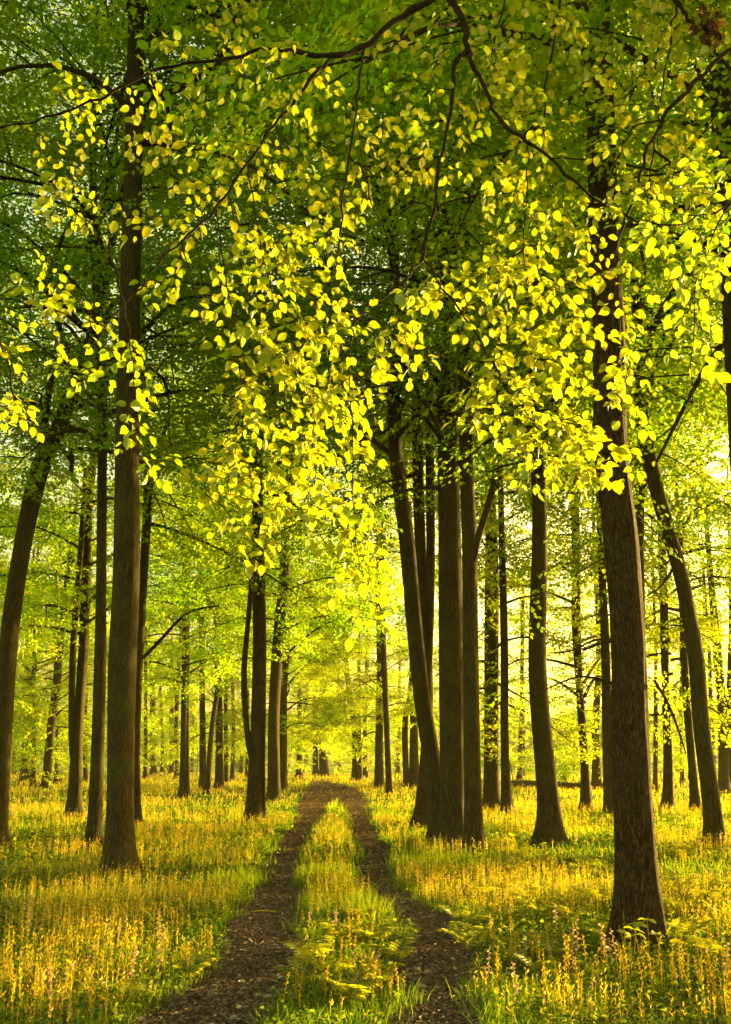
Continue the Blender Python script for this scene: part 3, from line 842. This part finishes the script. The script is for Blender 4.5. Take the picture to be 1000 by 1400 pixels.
bough("long dark bough sweeping from the top centre down to the left, yellow-leaved low end",
      [[(606, -30, 4.3, 12), (592, 0, 4.3, 11), (545, 25, 4.3, 10.5), (500, 62, 4.3, 10), (455, 77, 4.25, 9), (400, 69, 4.3, 6.5), (360, 66, 4.3, 5.5), (310, 82, 4.3, 5.5), (232, 89, 4.3, 5), (170, 118, 4.3, 4.5), (112, 145, 4.3, 4), (50, 165, 4.3, 3.5), (-20, 180, 4.3, 3)],
       [(453, 78, 4.25, 6), (425, 112, 4.2, 5.5), (395, 150, 4.15, 5), (370, 176, 4.1, 4.8), (340, 222, 4.05, 4.5), (300, 275, 4.0, 4), (265, 315, 3.95, 3.6), (225, 350, 3.9, 3.2), (190, 392, 3.9, 3), (150, 440, 3.9, 2.4), (120, 480, 3.9, 2)],
       [(500, 62, 4.3, 4), (493, 110, 4.2, 3.6), (487, 150, 4.15, 3.4), (478, 208, 4.1, 3.2), (470, 260, 4.05, 3), (465, 310, 4.0, 2.6), (452, 390, 4.0, 2)],
       [(478, 208, 4.1, 2.4), (500, 240, 4.1, 2.2), (512, 290, 4.1, 2), (530, 320, 4.1, 1.6)],
       [(297, 278, 4.0, 2.4), (306, 350, 3.95, 2), (318, 430, 3.9, 1.8), (330, 520, 3.85, 1.5)],
       [(340, 222, 4.05, 2.4), (352, 300, 4.0, 2), (366, 380, 3.95, 1.8), (385, 470, 3.9, 1.5), (388, 560, 3.9, 1.3)],
       [(250, 328, 3.95, 2), (268, 400, 3.9, 1.7), (280, 480, 3.85, 1.4)]],
      [(390, 350, 120, 50, 3.7, 4.3, 13), (380, 440, 110, 60, 3.6, 4.2, 21), (390, 530, 90, 60, 3.6, 4.2, 19), (365, 620, 85, 50, 3.6, 4.1, 14), (345, 690, 75, 40, 3.6, 4.1, 9), (320, 735, 60, 25, 3.6, 4.0, 4), (430, 690, 50, 30, 3.8, 4.2, 4),
       (265, 390, 75, 45, 3.8, 4.4, 6), (250, 260, 80, 70, 3.9, 4.8, 4), (90, 150, 100, 40, 3.9, 4.8, 4), (110, 250, 60, 60, 4, 4.8, 2), (250, 110, 120, 60, 3.9, 4.8, 4), (400, 130, 100, 70, 3.9, 4.8, 5), (60, 320, 60, 60, 3.9, 4.6, 2), (350, 260, 90, 60, 3.9, 4.6, 6), (500, 200, 60, 100, 4, 4.8, 5), (250, 30, 120, 40, 4.2, 4.9, 3)], 11)
bough("dark forked bough dropping from top centre, one arm to the right, one straight down",
      [[(610, -35, 4.2, 12), (617, 0, 4.2, 11), (632, 25, 4.2, 10), (638, 60, 4.2, 9.5), (636, 75, 4.2, 8), (622, 88, 4.15, 7.5), (617, 130, 4.1, 7), (610, 190, 4.1, 6.5), (598, 240, 4.05, 6), (592, 290, 4.0, 5.8), (583, 330, 4.0, 5.5), (578, 352, 4.0, 5)],
       [(578, 352, 4.0, 4.2), (560, 378, 3.95, 3.8), (545, 392, 3.95, 3.6), (500, 422, 3.9, 3.4), (484, 450, 3.9, 3), (478, 520, 3.85, 2.4), (480, 600, 3.85, 2), (484, 690, 3.85, 1.8), (492, 770, 3.85, 1.6)],
       [(578, 352, 4.0, 4), (610, 400, 3.95, 3.6), (640, 440, 3.9, 3.2), (670, 490, 3.9, 2.8), (700, 540, 3.85, 2.4), (740, 590, 3.85, 2)],
       [(638, 62, 4.2, 7), (650, 95, 4.2, 6.5), (668, 130, 4.2, 6), (675, 152, 4.2, 6), (700, 180, 4.15, 5.5), (730, 200, 4.15, 5.2), (770, 235, 4.1, 5), (810, 270, 4.1, 4.5), (830, 280, 4.1, 4), (870, 300, 4.1, 3.4), (935, 340, 4.1, 3), (1010, 358, 4.1, 2.4)],
       [(592, 290, 4.0, 2.6), (575, 278, 4.0, 2.4), (550, 290, 4.05, 2)],
       [(722, 196, 4.15, 2), (722, 260, 4.1, 1.8), (716, 340, 4.05, 1.6), (725, 420, 4.0, 1.4)]],
      [(640, 380, 60, 40, 3.8, 4.3, 7), (700, 420, 90, 60, 3.7, 4.2, 15), (760, 440, 60, 60, 3.7, 4.2, 8), (720, 520, 85, 55, 3.6, 4.1, 15), (745, 600, 85, 45, 3.6, 4.1, 13), (680, 580, 60, 50, 3.7, 4.1, 6), (760, 650, 70, 22, 3.6, 4.0, 5), (835, 635, 45, 25, 3.6, 4.0, 5), (590, 430, 50, 50, 3.8, 4.3, 6), (470, 560, 45, 90, 3.7, 4.2, 11), (475, 680, 40, 50, 3.7, 4.1, 6), (490, 770, 40, 35, 3.7, 4.1, 5), (500, 850, 20, 30, 3.9, 4.1, 2),
       (530, 480, 50, 60, 3.9, 4.3, 4), (560, 200, 70, 80, 4, 4.8, 5), (650, 240, 70, 60, 4, 4.7, 5), (720, 310, 80, 45, 3.9, 4.5, 7), (560, 70, 60, 60, 4.2, 4.8, 3), (690, 120, 60, 70, 4.1, 4.8, 4), (780, 350, 60, 40, 3.9, 4.4, 4)], 12)
bough("crooked bough entering from the right edge and hanging down across the thick right-hand trunk",
      [[(1030, 40, 4.4, 9), (1000, 68, 4.4, 8), (960, 105, 4.35, 7.5), (925, 140, 4.3, 7), (905, 165, 4.3, 6), (888, 200, 4.25, 5), (876, 240, 4.2, 4.5), (862, 285, 4.15, 4), (846, 330, 4.1, 3.4), (838, 400, 4.05, 2.6), (835, 470, 4.0, 2)],
       [(905, 166, 4.3, 3), (880, 170, 4.25, 2.8), (858, 190, 4.2, 2.4), (842, 225, 4.2, 2), (830, 275, 4.15, 1.6)],
       [(893, 190, 4.25, 2.4), (888, 260, 4.2, 2), (880, 330, 4.1, 1.6)]],
      [(845, 490, 30, 50, 3.9, 4.2, 3), (850, 400, 40, 40, 3.9, 4.3, 4), (870, 300, 50, 60, 4, 4.6, 5), (930, 270, 60, 70, 4, 4.7, 7), (845, 190, 40, 50, 4.1, 4.8, 3), (950, 170, 50, 60, 4.1, 4.8, 4), (845, 560, 25, 20, 3.9, 4.1, 2)], 13)
bough("thin twisted branch crossing the top right corner from above",
      [[(915, -30, 4.6, 8), (925, 0, 4.6, 7), (938, 22, 4.6, 6.5), (952, 40, 4.6, 6), (975, 72, 4.6, 5), (1010, 105, 4.6, 4)],
       [(926, 5, 4.6, 3.4), (918, 45, 4.6, 3), (910, 90, 4.55, 2.6), (902, 140, 4.5, 2.2), (896, 200, 4.5, 1.8)]],
      [(960, 60, 50, 60, 4.4, 5.0, 6), (890, 60, 50, 60, 4.4, 5.0, 6), (985, 20, 30, 30, 4.3, 4.8, 3)], 14)
bough("leafy twigs filling the top right between the bare bough and the thick trunk",
      [[(770, -40, 4.9, 5), (765, 0, 4.8, 4), (757, 50, 4.7, 3.4), (748, 110, 4.65, 3), (745, 180, 4.6, 2.2)],
       [(700, -40, 4.9, 4), (690, 0, 4.8, 3), (672, 70, 4.7, 2.4), (660, 130, 4.7, 2)]],
      [(750, 60, 50, 50, 4.3, 5.0, 6), (680, 50, 50, 60, 4.3, 5.0, 5), (780, 140, 40, 50, 4.3, 4.9, 3), (850, 60, 30, 50, 4.3, 4.9, 2), (735, 180, 50, 50, 4.3, 4.9, 4)], 15)
bough("leafy branch poking in from the left edge with yellow tips at mid height",
      [[(-90, 380, 4.6, 7), (-40, 420, 4.5, 5), (0, 470, 4.4, 4), (18, 540, 4.3, 2.4)],
       [(-40, 420, 4.5, 4), (10, 410, 4.4, 3), (60, 420, 4.3, 2.6), (110, 440, 4.3, 2)]],
      [(15, 560, 28, 26, 4.1, 4.5, 5), (50, 400, 60, 45, 4.1, 4.7, 4), (105, 440, 50, 35, 4.1, 4.6, 3), (20, 470, 25, 30, 4.1, 4.5, 2)], 16)
bough("small drooping sprig of green leaves in front of the big left-hand trunk",
      [[(150, 330, 4.3, 3.4), (165, 400, 4.2, 2.8), (178, 460, 4.15, 2.2), (186, 540, 4.1, 1.8), (192, 620, 4.1, 1.4)]],
      [(180, 480, 22, 40, 4, 4.3, 3), (190, 560, 25, 40, 4, 4.2, 4), (200, 625, 20, 22, 4, 4.2, 3), (110, 510, 40, 40, 4.2, 4.5, 4)], 17, tint=(.0, .3))  # low tint range: shade is put into these leaves' colour
bough("close green branch tip hanging in from the right edge above the curving trunk",
      [[(1090, 210, 3.4, 7), (1040, 250, 3.3, 5), (990, 285, 3.2, 3.4), (930, 305, 3.1, 2.6), (880, 300, 3.05, 2)],
       [(1000, 278, 3.2, 2.6), (960, 360, 3.2, 2.2), (950, 450, 3.2, 1.8), (945, 540, 3.2, 1.4), (925, 600, 3.2, 1.2)]],
      [(930, 310, 60, 30, 3.0, 3.4, 7), (970, 370, 40, 40, 3.0, 3.4, 5), (945, 480, 30, 60, 3.1, 3.4, 4), (960, 240, 45, 30, 3.0, 3.5, 4)], 18, tint=(.0, .35))  # greener tints carry the dim, shaded look of this branch

# brown tangle of dead leaves caught in the top right branches
c0, _ = at(968, 32, 4.5)
mb = Mesh(); r = np.random.default_rng(5)
n = 130
q = r.normal(0, 1, (n, 3)) * [.028, .03, .062]
q[:, 0] -= q[:, 2] * .15
put_leaves(mb, q, r.normal(0, .6, (n, 3)) + [0, 0, -1], r.normal(0, 1, (n, 3)), r.uniform(.03, .055, n), r.uniform(0, 1, n), FINE, 0)
o = mb.build("withered_leaves", [M['dead_leaf']])
o.location = c0
tag(o, "brown tangle of withered leaves hanging in the top right corner", "dead leaves")

# ------------------------------------------------------------------ meadow
def scatter(n, ymin, ymax, dens_pow=1.0, margin=1.12):
    """points in the part of the ground the picture sees, thinning with distance as y^-dens_pow (per area)"""
    u = rng.uniform(0, 1, n)
    k = 2 - dens_pow                           # visible width grows with y
    if abs(k) < 1e-6:
        y = ymin * (ymax / ymin) ** u
    else:
        y = (ymin ** k + u * (ymax ** k - ymin ** k)) ** (1 / k)
    half = (500 / F) * (y / CP) * margin + (2.2 if margin > 1.05 else .3)
    x = rng.uniform(-1, 1, n) * half
    return x, y


def clear_of_trunks(x, y):
    return np.ones(len(x), bool)


def patch(x, y):
    """tall flowering patches (1) versus short grass (0)"""
    return np.clip((noise2(x / 1.9, y / 1.9, 81) * .6 + noise2(x / .6, y / .6, 82) * .4 - .36) / .26, 0, 1)


def blades(mb, x, y, h, w, lean, tint, mat, seg=2):
    n = len(x)
    z = ground_z(x, y)
    az = rng.uniform(0, 6.28, n)
    la = rng.uniform(0, 6.28, n)
    sx, sy = np.cos(az) * w * .5, np.sin(az) * w * .5
    dx, dy = np.cos(la) * lean * h, np.sin(la) * lean * h
    lv = [0, .5, 1] if seg == 2 else [0, 1]
    rows = []
    for s in lv:
        ww = 1 - .85 * s ** 1.5
        cx, cy, cz = x + dx * s ** 1.8, y + dy * s ** 1.8, z - .01 + h * s * (1 - .25 * lean * s)
        rows.append(np.stack([cx - sx * ww, cy - sy * ww, cz], 1)); rows.append(np.stack([cx + sx * ww, cy + sy * ww, cz], 1))
    V = np.stack(rows, 1)
    k = V.shape[1]
    q = [(0, 1, 3, 2)] if seg == 1 else [(0, 1, 3, 2), (2, 3, 5, 4)]
    Q = np.array(q)[None] + (np.arange(n) * k)[:, None, None]
    mb.add(V, Q, mat, np.repeat(tint, k))


# grass -----------------------------------------------------------------------------------
mb = Mesh()
for (n, y0, y1, hw, seg) in [(122000, 4.6, 14, .0046, 2), (125000, 14, 34, .0105, 1), (90000, 34, 120, .030, 1)]:
    x, y = scatter(n, y0, y1, 1.3)
    m = rut_mask(x, y)
    sparse = np.where(m > .0, np.exp(-np.maximum(m, 0) / .07) * .6, 1.0)
    sparse = np.where((y > 100), .8, sparse)
    keep = rng.uniform(0, 1, n) < sparse
    x, y, m = x[keep], y[keep], m[keep]; n = len(x)
    pt = patch(x, y)
    edge = np.exp(-np.abs(m + .18) / .22) * (m < .05)
    h = (.04 + .085 * rng.uniform(0, 1, n) ** 1.4) * (1 + .35 * pt) * (1 + 1.0 * edge * np.clip(noise2(x * 1.1, y * .5, 84) * 1.6 - .3, 0, 1)) * np.where(m > 0, .45, 1)
    tint = np.clip(-.06 + .50 * noise2(x / 1.3, y / 1.3, 85) + .15 * pt - .18 * edge + rng.normal(0, .17, n), 0, 1)
    blades(mb, x, y, h, hw * rng.uniform(.7, 1.4, n), rng.uniform(.1, .75, n), tint, 0, seg)
for (px, py, n, rx, ry, hh) in [(455, 1111, 260, .35, .7, .30), (452, 1148, 700, .42, .9, .26), (450, 1204, 1500, .42, .55, .26), (505, 1256, 700, .22, .4, .27), (340, 1212, 900, .45, .5, .24), (375, 1165, 500, .4, .8, .24),
                                (600, 1186, 1300, .7, .7, .24), (560, 1160, 700, .5, .8, .24), (520, 1120, 500, .6, 1.4, .26), (300, 1180, 700, .7, .8, .24), (420, 1240, 500, .25, .4, .2)]:
    p = on_ground(px, py)
    x, y = p[0] + rng.normal(0, rx * .6, n), p[1] + rng.normal(0, ry * .6, n)
    ok = rut_mask(x, y) < -.06
    x, y = x[ok], y[ok]; n = len(x)
    blades(mb, x, y, hh * rng.uniform(.4, 1.15, n), .0065 * p[1] / 9 * rng.uniform(.6, 1.3, n), rng.uniform(.05, .5, n), np.clip(rng.normal(.5, .15, n), 0, 1), 0, 2)
tag(mb.build("grass", [M['grass']], smooth=False), "woodland grass covering the ground on both sides of the track", "grass", kind='stuff')

# low broad-leaved ground cover -------------------------------------------------------------
mb = Mesh()
for (n, y0, y1, sz) in [(70000, 4.6, 14, .034), (26000, 14, 40, .075)]:
    x, y = scatter(n, y0, y1, 1.4)
    m = rut_mask(x, y)
    keep = (m < -.05) & (noise2(x / 1.1, y / 1.1, 91) + rng.normal(0, .1, n) > .36)
    x, y = x[keep], y[keep]; n = len(x)
    a = rng.uniform(0, 6.28, n)
    put_leaves(mb, np.stack([x, y, ground_z(x, y) + rng.uniform(.02, .13, n)], 1), np.stack([np.cos(a), np.sin(a), rng.normal(.1, .35, n)], 1), np.stack([rng.normal(0, .5, n), rng.normal(0, .5, n), np.ones(n)], 1), sz * rng.uniform(.6, 1.5, n), np.clip(rng.normal(.4, .25, n), 0, 1), MID, 0)
tag(mb.build("ground_cover", [M['herb']]), "low broad-leaved plants among the grass", "ground cover", kind='stuff')

# flower stalks ------------------------------------------------------------------------------
def stalk_plant(mb_s, mb_h, x, y, h, bloom, seed, ox=0, oy=0, oz=None, fine=True, w=.0060):
    """one faded bluebell: a thin stem and small pods or bells up its top half"""
    r = np.random.default_rng(seed)
    la = r.uniform(0, 6.28); lean = r.uniform(.02, .16)
    s = np.linspace(0, 1, 6)
    ax = np.stack([x + np.cos(la) * lean * h * s ** 2, y + np.sin(la) * lean * h * s ** 2, h * s - .01], 1)
    tube(mb_s, ax, np.linspace(w * .6, w * .35, 6), 4, 0, tint=r.uniform(.1, .9))
    k = r.integers(13, 20)
    q = np.linspace(.45, 1.0, k)
    p = np.stack([np.interp(q, s, ax[:, i]) for i in range(3)], 1)
    a = np.arange(k) * 2.4 + r.uniform(0, 6)
    D = np.stack([np.cos(a), np.sin(a), r.normal(.35 if not bloom else -.1, .3, k)], 1)
    if not bloom: D[:, 2] += .9
    put_leaves(mb_h, p, D, np.stack([np.cos(a + 1.57), np.sin(a + 1.57), .4 + 0 * a], 1), (.026 - .010 * (q - .45)) * r.uniform(.8, 1.25, k), r.uniform(0, 1, k), MID if bloom else NARROW, 0)
    put_leaves(mb_h, p, D, np.stack([np.cos(a), np.sin(a), 1 + 0 * a], 1), (.024 - .010 * (q - .45)) * r.uniform(.8, 1.25, k), r.uniform(0, 1, k), MID if bloom else NARROW, 0)


protos = []
for v in range(10):
    bl = v >= 6
    s_, h_ = Mesh(), Mesh()
    stalk_plant(s_, h_, 0, 0, .27 + .02 * (v % 5), bl, 40 + v)
    # two or three narrow leaves at the foot belong to the stalk part
    st = s_.build("stem", [M['stalk']]); hd = h_.build("flower_head", [M['bloom' if bl else 'pod']])
    protos.append((st, hd, bl))

# positions: nearest first, in clumps
cx, cy = scatter(160, 6.3, 10.5, .9, 1.02)
xs, ys_ = [], []
for a, b in zip(cx, cy):
    k = rng.integers(2, 7)
    xs.append(a + rng.normal(0, .12, k)); ys_.append(b + rng.normal(0, .12, k))
xs, ys_ = np.concatenate(xs), np.concatenate(ys_)
ok = (rut_mask(xs, ys_) < -.12) & (np.abs(xs) < ys_ / CP * 500 / F * .99) & (ys_ > 6.3) & ~((np.abs(xs - 2.26) < .35) & (np.abs(ys_ - 8.1) < .3))
xs, ys_ = xs[ok], ys_[ok]
order = np.argsort(ys_)[:300]
xs, ys_ = xs[order], ys_[order]


def zone(x, y):
    a, b, c, d = rut_edges(y)
    return "left of the track" if x < (a + b) / 2 else ("on the grassy strip between the ruts" if x < (c + d) / 2 else "right of the track")


used = set()
for i, (x, y) in enumerate(zip(xs, ys_)):
    v = int(rng.integers(0, 6)) if rng.random() < .87 else int(rng.integers(6, 10))
    st, hd, bl = protos[v]
    zn = zone(x, y)
    lb = ("pale purple faded bluebell in the foreground grass " if bl else "golden bluebell seed stalk in the foreground grass ") + zn
    e = empty("bluebell", (x, y, float(ground_z(x, y))), lb, "wildflower", ("purple bluebells " if bl else "bluebell seed stalks ") + zn)
    if v in used:
        a = st.copy(); b = hd.copy(); COL.objects.link(a); COL.objects.link(b)
    else:
        a, b = st, hd; used.add(v)
    a.parent = e; b.parent = e
    s = rng.uniform(.6, 1.1)
    e.scale = (s, s, s); e.rotation_euler = (0, 0, rng.uniform(0, 6.28))
for v in range(10):
    if v not in used:
        bpy.data.objects.remove(protos[v][0]); bpy.data.objects.remove(protos[v][1])

# the mass of further stalks
mb = Mesh()
for (n, y0, y1, w, hd) in [(27000, 6.0, 16, .0060, .019), (31000, 16, 36, .011, .026), (30000, 36, 112, .024, .055)]:
    x, y = scatter(n, y0, y1, 1.1)
    m = rut_mask(x, y)
    keep = (m < -.10) & (rng.uniform(0, 1, n) < .05 + .95 * patch(x, y) ** 1.4)
    x, y = x[keep], y[keep]; n = len(x)
    h = rng.uniform(.09, .29, n) * (.6 + .5 * patch(x, y))
    z = ground_z(x, y)
    tn = np.clip(rng.normal(.5, .3, n), 0, 1)
    blades(mb, x, y, h, np.full(n, w), rng.uniform(.0, .12, n), tn, 0, 1)
    for k in range(5 if y0 < 36 else 3):
        a = rng.uniform(0, 6.28, n); q = .52 + .48 * (k + rng.uniform(0, 1, n)) / (5 if y0 < 36 else 3)
        put_leaves(mb, np.stack([x, y, z + h * q], 1), np.stack([np.cos(a), np.sin(a), rng.normal(1.3, .5, n)], 1), rng.normal(0, 1, (n, 3)), hd * rng.uniform(.8, 1.7, n), np.clip(rng.normal(.4, .3, n), 0, 1), NARROW, 1)
    bl = rng.uniform(0, 1, n) < .04
    xb, yb, zb = x[bl], y[bl], (z + h)[bl]; nb = len(xb)
    for k in range(5):
        a = rng.uniform(0, 6.28, nb)
        put_leaves(mb, np.stack([xb, yb, zb - k * .016], 1), np.stack([np.cos(a), np.sin(a), rng.normal(0, .4, nb)], 1), rng.normal(0, 1, (nb, 3)), hd * rng.uniform(.8, 1.3, nb), rng.uniform(0, 1, nb), MID, 2)
tag(mb.build("wildflower_stalks", [M['stalk'], M['pod'], M['bloom']], smooth=False), "mass of golden bluebell seed stalks filling the woodland floor", "wildflowers", kind='stuff')

# ferns --------------------------------------------------------------------------------------
def frond_mesh(seed):
    r = np.random.default_rng(seed)
    mb = Mesh()
    L = 1.0
    s = np.linspace(0, 1, 10)
    el = np.interp(s, [0, .35, 1], [1.25, .75, -.35])
    ds = 1 / 9
    pts = [np.zeros(3)]
    for k in range(9):
        pts.append(pts[-1] + np.array([math.cos(el[k]), .05 * math.sin(k), math.sin(el[k])]) * ds * L)
    pts = np.array(pts)
    tube(mb, pts, np.linspace(.010, .003, 10), 4, 0, tint=.8)
    P, D, N, S = [], [], [], []
    for k in range(12):
        q = .25 + .73 * k / 11
        p = np.array([np.interp(q, s, pts[:, i]) for i in range(3)])
        t = unit(np.array([np.interp(min(1, q + .05), s, pts[:, i]) for i in range(3)]) - p + 1e-6)
        up = unit(np.cross(np.cross(t, [0, 0, 1]), t) + 1e-6)
        sd = np.cross(t, up)
        f = (q - .25) / .73
        pl = .40 * (1 - f) ** .75 * (.65 + .35 * min(1, f * 5)) + .03
        for sg in (-1, 1):
            pd = unit(sd * sg + t * .45 + np.array([0, 0, -.10]) + r.normal(0, .10, 3))
            P.append(p); D.append(pd); N.append(up + r.normal(0, .25, 3)); S.append(pl * r.uniform(.85, 1.1))
            for j in (1, 2, 3):                      # leaflets that notch the edge of the pinna
                for s2 in (-1, 1):
                    P.append(p + pd * pl * j * .2); D.append(unit(np.cross(up, pd) * s2 + pd * .8)); N.append(up + r.normal(0, .2, 3)); S.append(pl * .26)
    P.append(pts[-1]); D.append(pts[-1] - pts[-2]); N.append(np.array([0, 0, 1.0])); S.append(.06)
    put_leaves(mb, np.array(P), np.array(D), np.array(N), np.array(S), np.clip(r.normal(.5, .2, len(P)), 0, 1), (MID[0] * [1, .26, .5], MID[1], MID[2]), 0)
    return mb.build("frond", [M['fern']])


frond_src = [frond_mesh(60 + i) for i in range(4)]
frond_used = set()
FERNS = [(655, 1232, .34), (690, 1222, .34), (720, 1236, .32), (628, 1262, .36), (662, 1275, .36), (702, 1262, .36), (744, 1258, .34), (640, 1300, .32), (694, 1306, .34), (780, 1262, .36), (812, 1240, .34), (826, 1290, .32), (766, 1318, .34), (735, 1335, .3),
         (930, 1252, .36), (962, 1240, .34), (985, 1262, .36), (945, 1290, .36), (978, 1318, .36), (925, 1225, .34), (700, 1192, .36), (745, 1188, .34), (805, 1196, .36), (935, 1180, .34),
         (425, 1322, .36), (470, 1292, .36), (505, 1300, .34), (452, 1348, .34), (410, 1352, .3), (520, 1345, .32), (495, 1262, .3), (540, 1322, .3), (480, 1378, .34),
         (40, 1172, .36), (205, 1368, .26), (150, 1378, .28), (60, 1330, .26), (260, 1340, .24), (110, 1285, .28)]
for i, (x, y, s) in enumerate(FERNS):
    p = on_ground(x, y)
    if y < 1205 and False: continue
    zn = zone(p[0], p[1])
    e = empty("fern", (p[0], p[1], float(ground_z(p[0], p[1]))), "yellow-green bracken fern with spread fronds " + zn, "fern", "bracken ferns " + zn)
    a0 = rng.uniform(0, 6.28)
    for k in range(rng.integers(3, 6)):
        v = int(rng.integers(0, 4))
        if v in frond_used:
            o = frond_src[v].copy(); COL.objects.link(o)
        else:
            o = frond_src[v]; frond_used.add(v)
        o.parent = e
        o.rotation_euler = (0, 0, a0 + k * 1.7 + rng.normal(0, .3))
        f = s * 1.1 * rng.uniform(.6, 1.2)
        o.scale = (f, f, f)
for v in range(4):
    if v not in frond_used: bpy.data.objects.remove(frond_src[v])

# pale leafed seedling at the foot of the thick tree -------------------------------------------
p = on_ground(872, 1312)
e = empty("seedling", (p[0], p[1], 0), "pale broad-leaved seedling at the foot of the thick right-hand tree", "plant")
sm, lf = Mesh(), Mesh()
r = np.random.default_rng(3)
for k in range(9):
    bx, by = r.normal(0, .14), r.normal(0, .06); h = r.uniform(.12, .3)
    s = np.linspace(0, 1, 5)
    ax = np.stack([bx + .05 * s * r.normal(0, 1), by + .04 * s * r.normal(0, 1), h * s], 1)
    tube(sm, ax, np.linspace(.003, .0015, 5), 4, 0)
    a = np.arange(4) * 1.57 + r.uniform(0, 6)
    put_leaves(lf, np.repeat(ax[-1:], 4, 0), np.stack([np.cos(a), np.sin(a), r.normal(.05, .25, 4)], 1), np.stack([r.normal(0, .3, 4), r.normal(0, .3, 4), np.ones(4)], 1), r.uniform(.06, .10, 4), r.uniform(.5, 1, 4), FINE, 0)
sm.build("stem", [M['stalk']], e); lf.build("foliage", [M['near_leaf']], e)

# leaf litter on the track -----------------------------------------------------------------------
mb = Mesh()
for (n, y0, y1, sz) in [(52000, 5.6, 13, .030), (18000, 13, 40, .055), (6000, 40, 78, .13)]:
    y = (y0 ** .8 + rng.uniform(0, 1, n) * (y1 ** .8 - y0 ** .8)) ** 1.25
    e4 = rut_edges(y); k = rng.uniform(0, 1, n) < .52
    x = np.where(k, e4[0] - .15 + (e4[1] - e4[0] + .3) * rng.uniform(0, 1, n), e4[2] - .15 + (e4[3] - e4[2] + .3) * rng.uniform(0, 1, n))
    a = rng.uniform(0, 6.28, n)
    put_leaves(mb, np.stack([x, y, ground_z(x, y) + rng.uniform(.016, .034, n)], 1), np.stack([np.cos(a), np.sin(a), rng.normal(0, .22, n)], 1), np.stack([rng.normal(0, .35, n), rng.normal(0, .35, n), np.ones(n)], 1), sz * rng.uniform(.5, 1.5, n), np.clip(rng.beta(1.6, 2.9, n), 0, .85), (MID[0] * [1, .62, 1], MID[1], MID[2]), 0)
tag(mb.build("leaf_litter", [M['litter']], smooth=False), "brown leaf litter and wood chips strewn over the wheel ruts", "leaf litter", kind='stuff')

x, y = scatter(21000, 5.0, 16, 1.4)
keep = noise2(x / .9, y / .9, 97) > .5
x, y = x[keep], y[keep]; n = len(x); a = rng.uniform(0, 6.28, n)
mb = Mesh()
put_leaves(mb, np.stack([x, y, ground_z(x, y) + rng.uniform(.012, .05, n)], 1), np.stack([np.cos(a), np.sin(a), rng.normal(0, .25, n)], 1), np.stack([rng.normal(0, .4, n), rng.normal(0, .4, n), np.ones(n)], 1), .045 * rng.uniform(.5, 1.4, n), rng.uniform(0, 1, n), MID, 0)
tag(mb.build("fallen_leaves", [M['litter']], smooth=False), "old brown leaves lying between the plants beside the track", "fallen leaves", kind='stuff')

# a pale stick lying in the left rut
p = on_ground(360, 1247)
e = Mesh(); s = np.linspace(0, 1, 7)
tube(e, np.stack([-.12 + .25 * s, .02 * np.sin(s * 5), .035 + .008 * np.sin(s * 3)], 1), np.linspace(.009, .005, 7), 6, 0)
o = e.build("stick", [M['stalk']]); o.location = (p[0], p[1], float(ground_z(p[0], p[1])))
tag(o, "short pale stick lying across the left wheel rut", "stick")

# ------------------------------------------------------------------ the warm evening air
if HAZE > 0:
    hv = [(x, y, z) for z in (-1.2, 33) for (x, y) in ((-1100, -300), (1100, -300), (1100, 1100), (-1100, 1100))]
    me = bpy.data.meshes.new("haze")
    me.from_pydata(hv, [], [(3, 2, 1, 0), (4, 5, 6, 7), (0, 1, 5, 4), (1, 2, 6, 5), (2, 3, 7, 6), (3, 0, 4, 7)])
    ho = bpy.data.objects.new("haze", me); COL.objects.link(ho)
    m, nt, N, L = new_mat('haze')
    pv = N.new('ShaderNodeVolumePrincipled'); pv.inputs['Density'].default_value = HAZE; pv.inputs['Color'].default_value = (.96, .86, .55, 1); pv.inputs['Anisotropy'].default_value = .2
    oo = N.new('ShaderNodeOutputMaterial'); L.new(pv.outputs[0], oo.inputs['Volume'])
    me.materials.append(m)
    tag(ho, "warm evening haze hanging between the trees", "haze", kind='stuff')

# ------------------------------------------------------------------ light
AZ, EL = R(52), R(8.5)             # sun ahead, to the right, low
sdir = Vector((math.sin(AZ) * math.cos(EL), math.cos(AZ) * math.cos(EL), math.sin(EL)))
ld = bpy.data.lights.new("sun", 'SUN')
ld.energy = 5.0
ld.angle = R(.5)
ld.color = (1.0, .70, .22)
lo = bpy.data.objects.new("sun", ld)
COL.objects.link(lo)
lo.rotation_euler = sdir.to_track_quat('Z', 'Y').to_euler()

w = bpy.data.worlds.new("World"); scene.world = w
w.use_nodes = True
nt = w.node_tree
bg = nt.nodes.get('Background') or nt.nodes.new('ShaderNodeBackground')
sky = nt.nodes.new('ShaderNodeTexSky')
sky.sky_type = 'NISHITA'
sky.sun_disc = False
sky.sun_elevation = EL
sky.sun_rotation = AZ
sky.air_density = 1.0
sky.dust_density = 5.0
sky.ozone_density = 0.3
tn = nt.nodes.new('ShaderNodeMix'); tn.data_type = 'RGBA'; tn.blend_type = 'MULTIPLY'; tn.inputs[0].default_value = 1
tn.inputs[7].default_value = (1.0, .90, .46, 1)        # warm white balance of the picture
nt.links.new(sky.outputs[0], tn.inputs[6]); nt.links.new(tn.outputs[2], bg.inputs[0])
bg.inputs[1].default_value = .15

vs = scene.view_settings
vs.view_transform = 'Standard'
vs.look = 'None'
vs.gamma = 1
vs.exposure = 2.42
cy_ = scene.cycles
cy_.max_bounces = 8
cy_.diffuse_bounces = 5
cy_.glossy_bounces = 2
cy_.transmission_bounces = 4
cy_.caustics_reflective = False
cy_.caustics_refractive = False
cy_.use_denoising = True
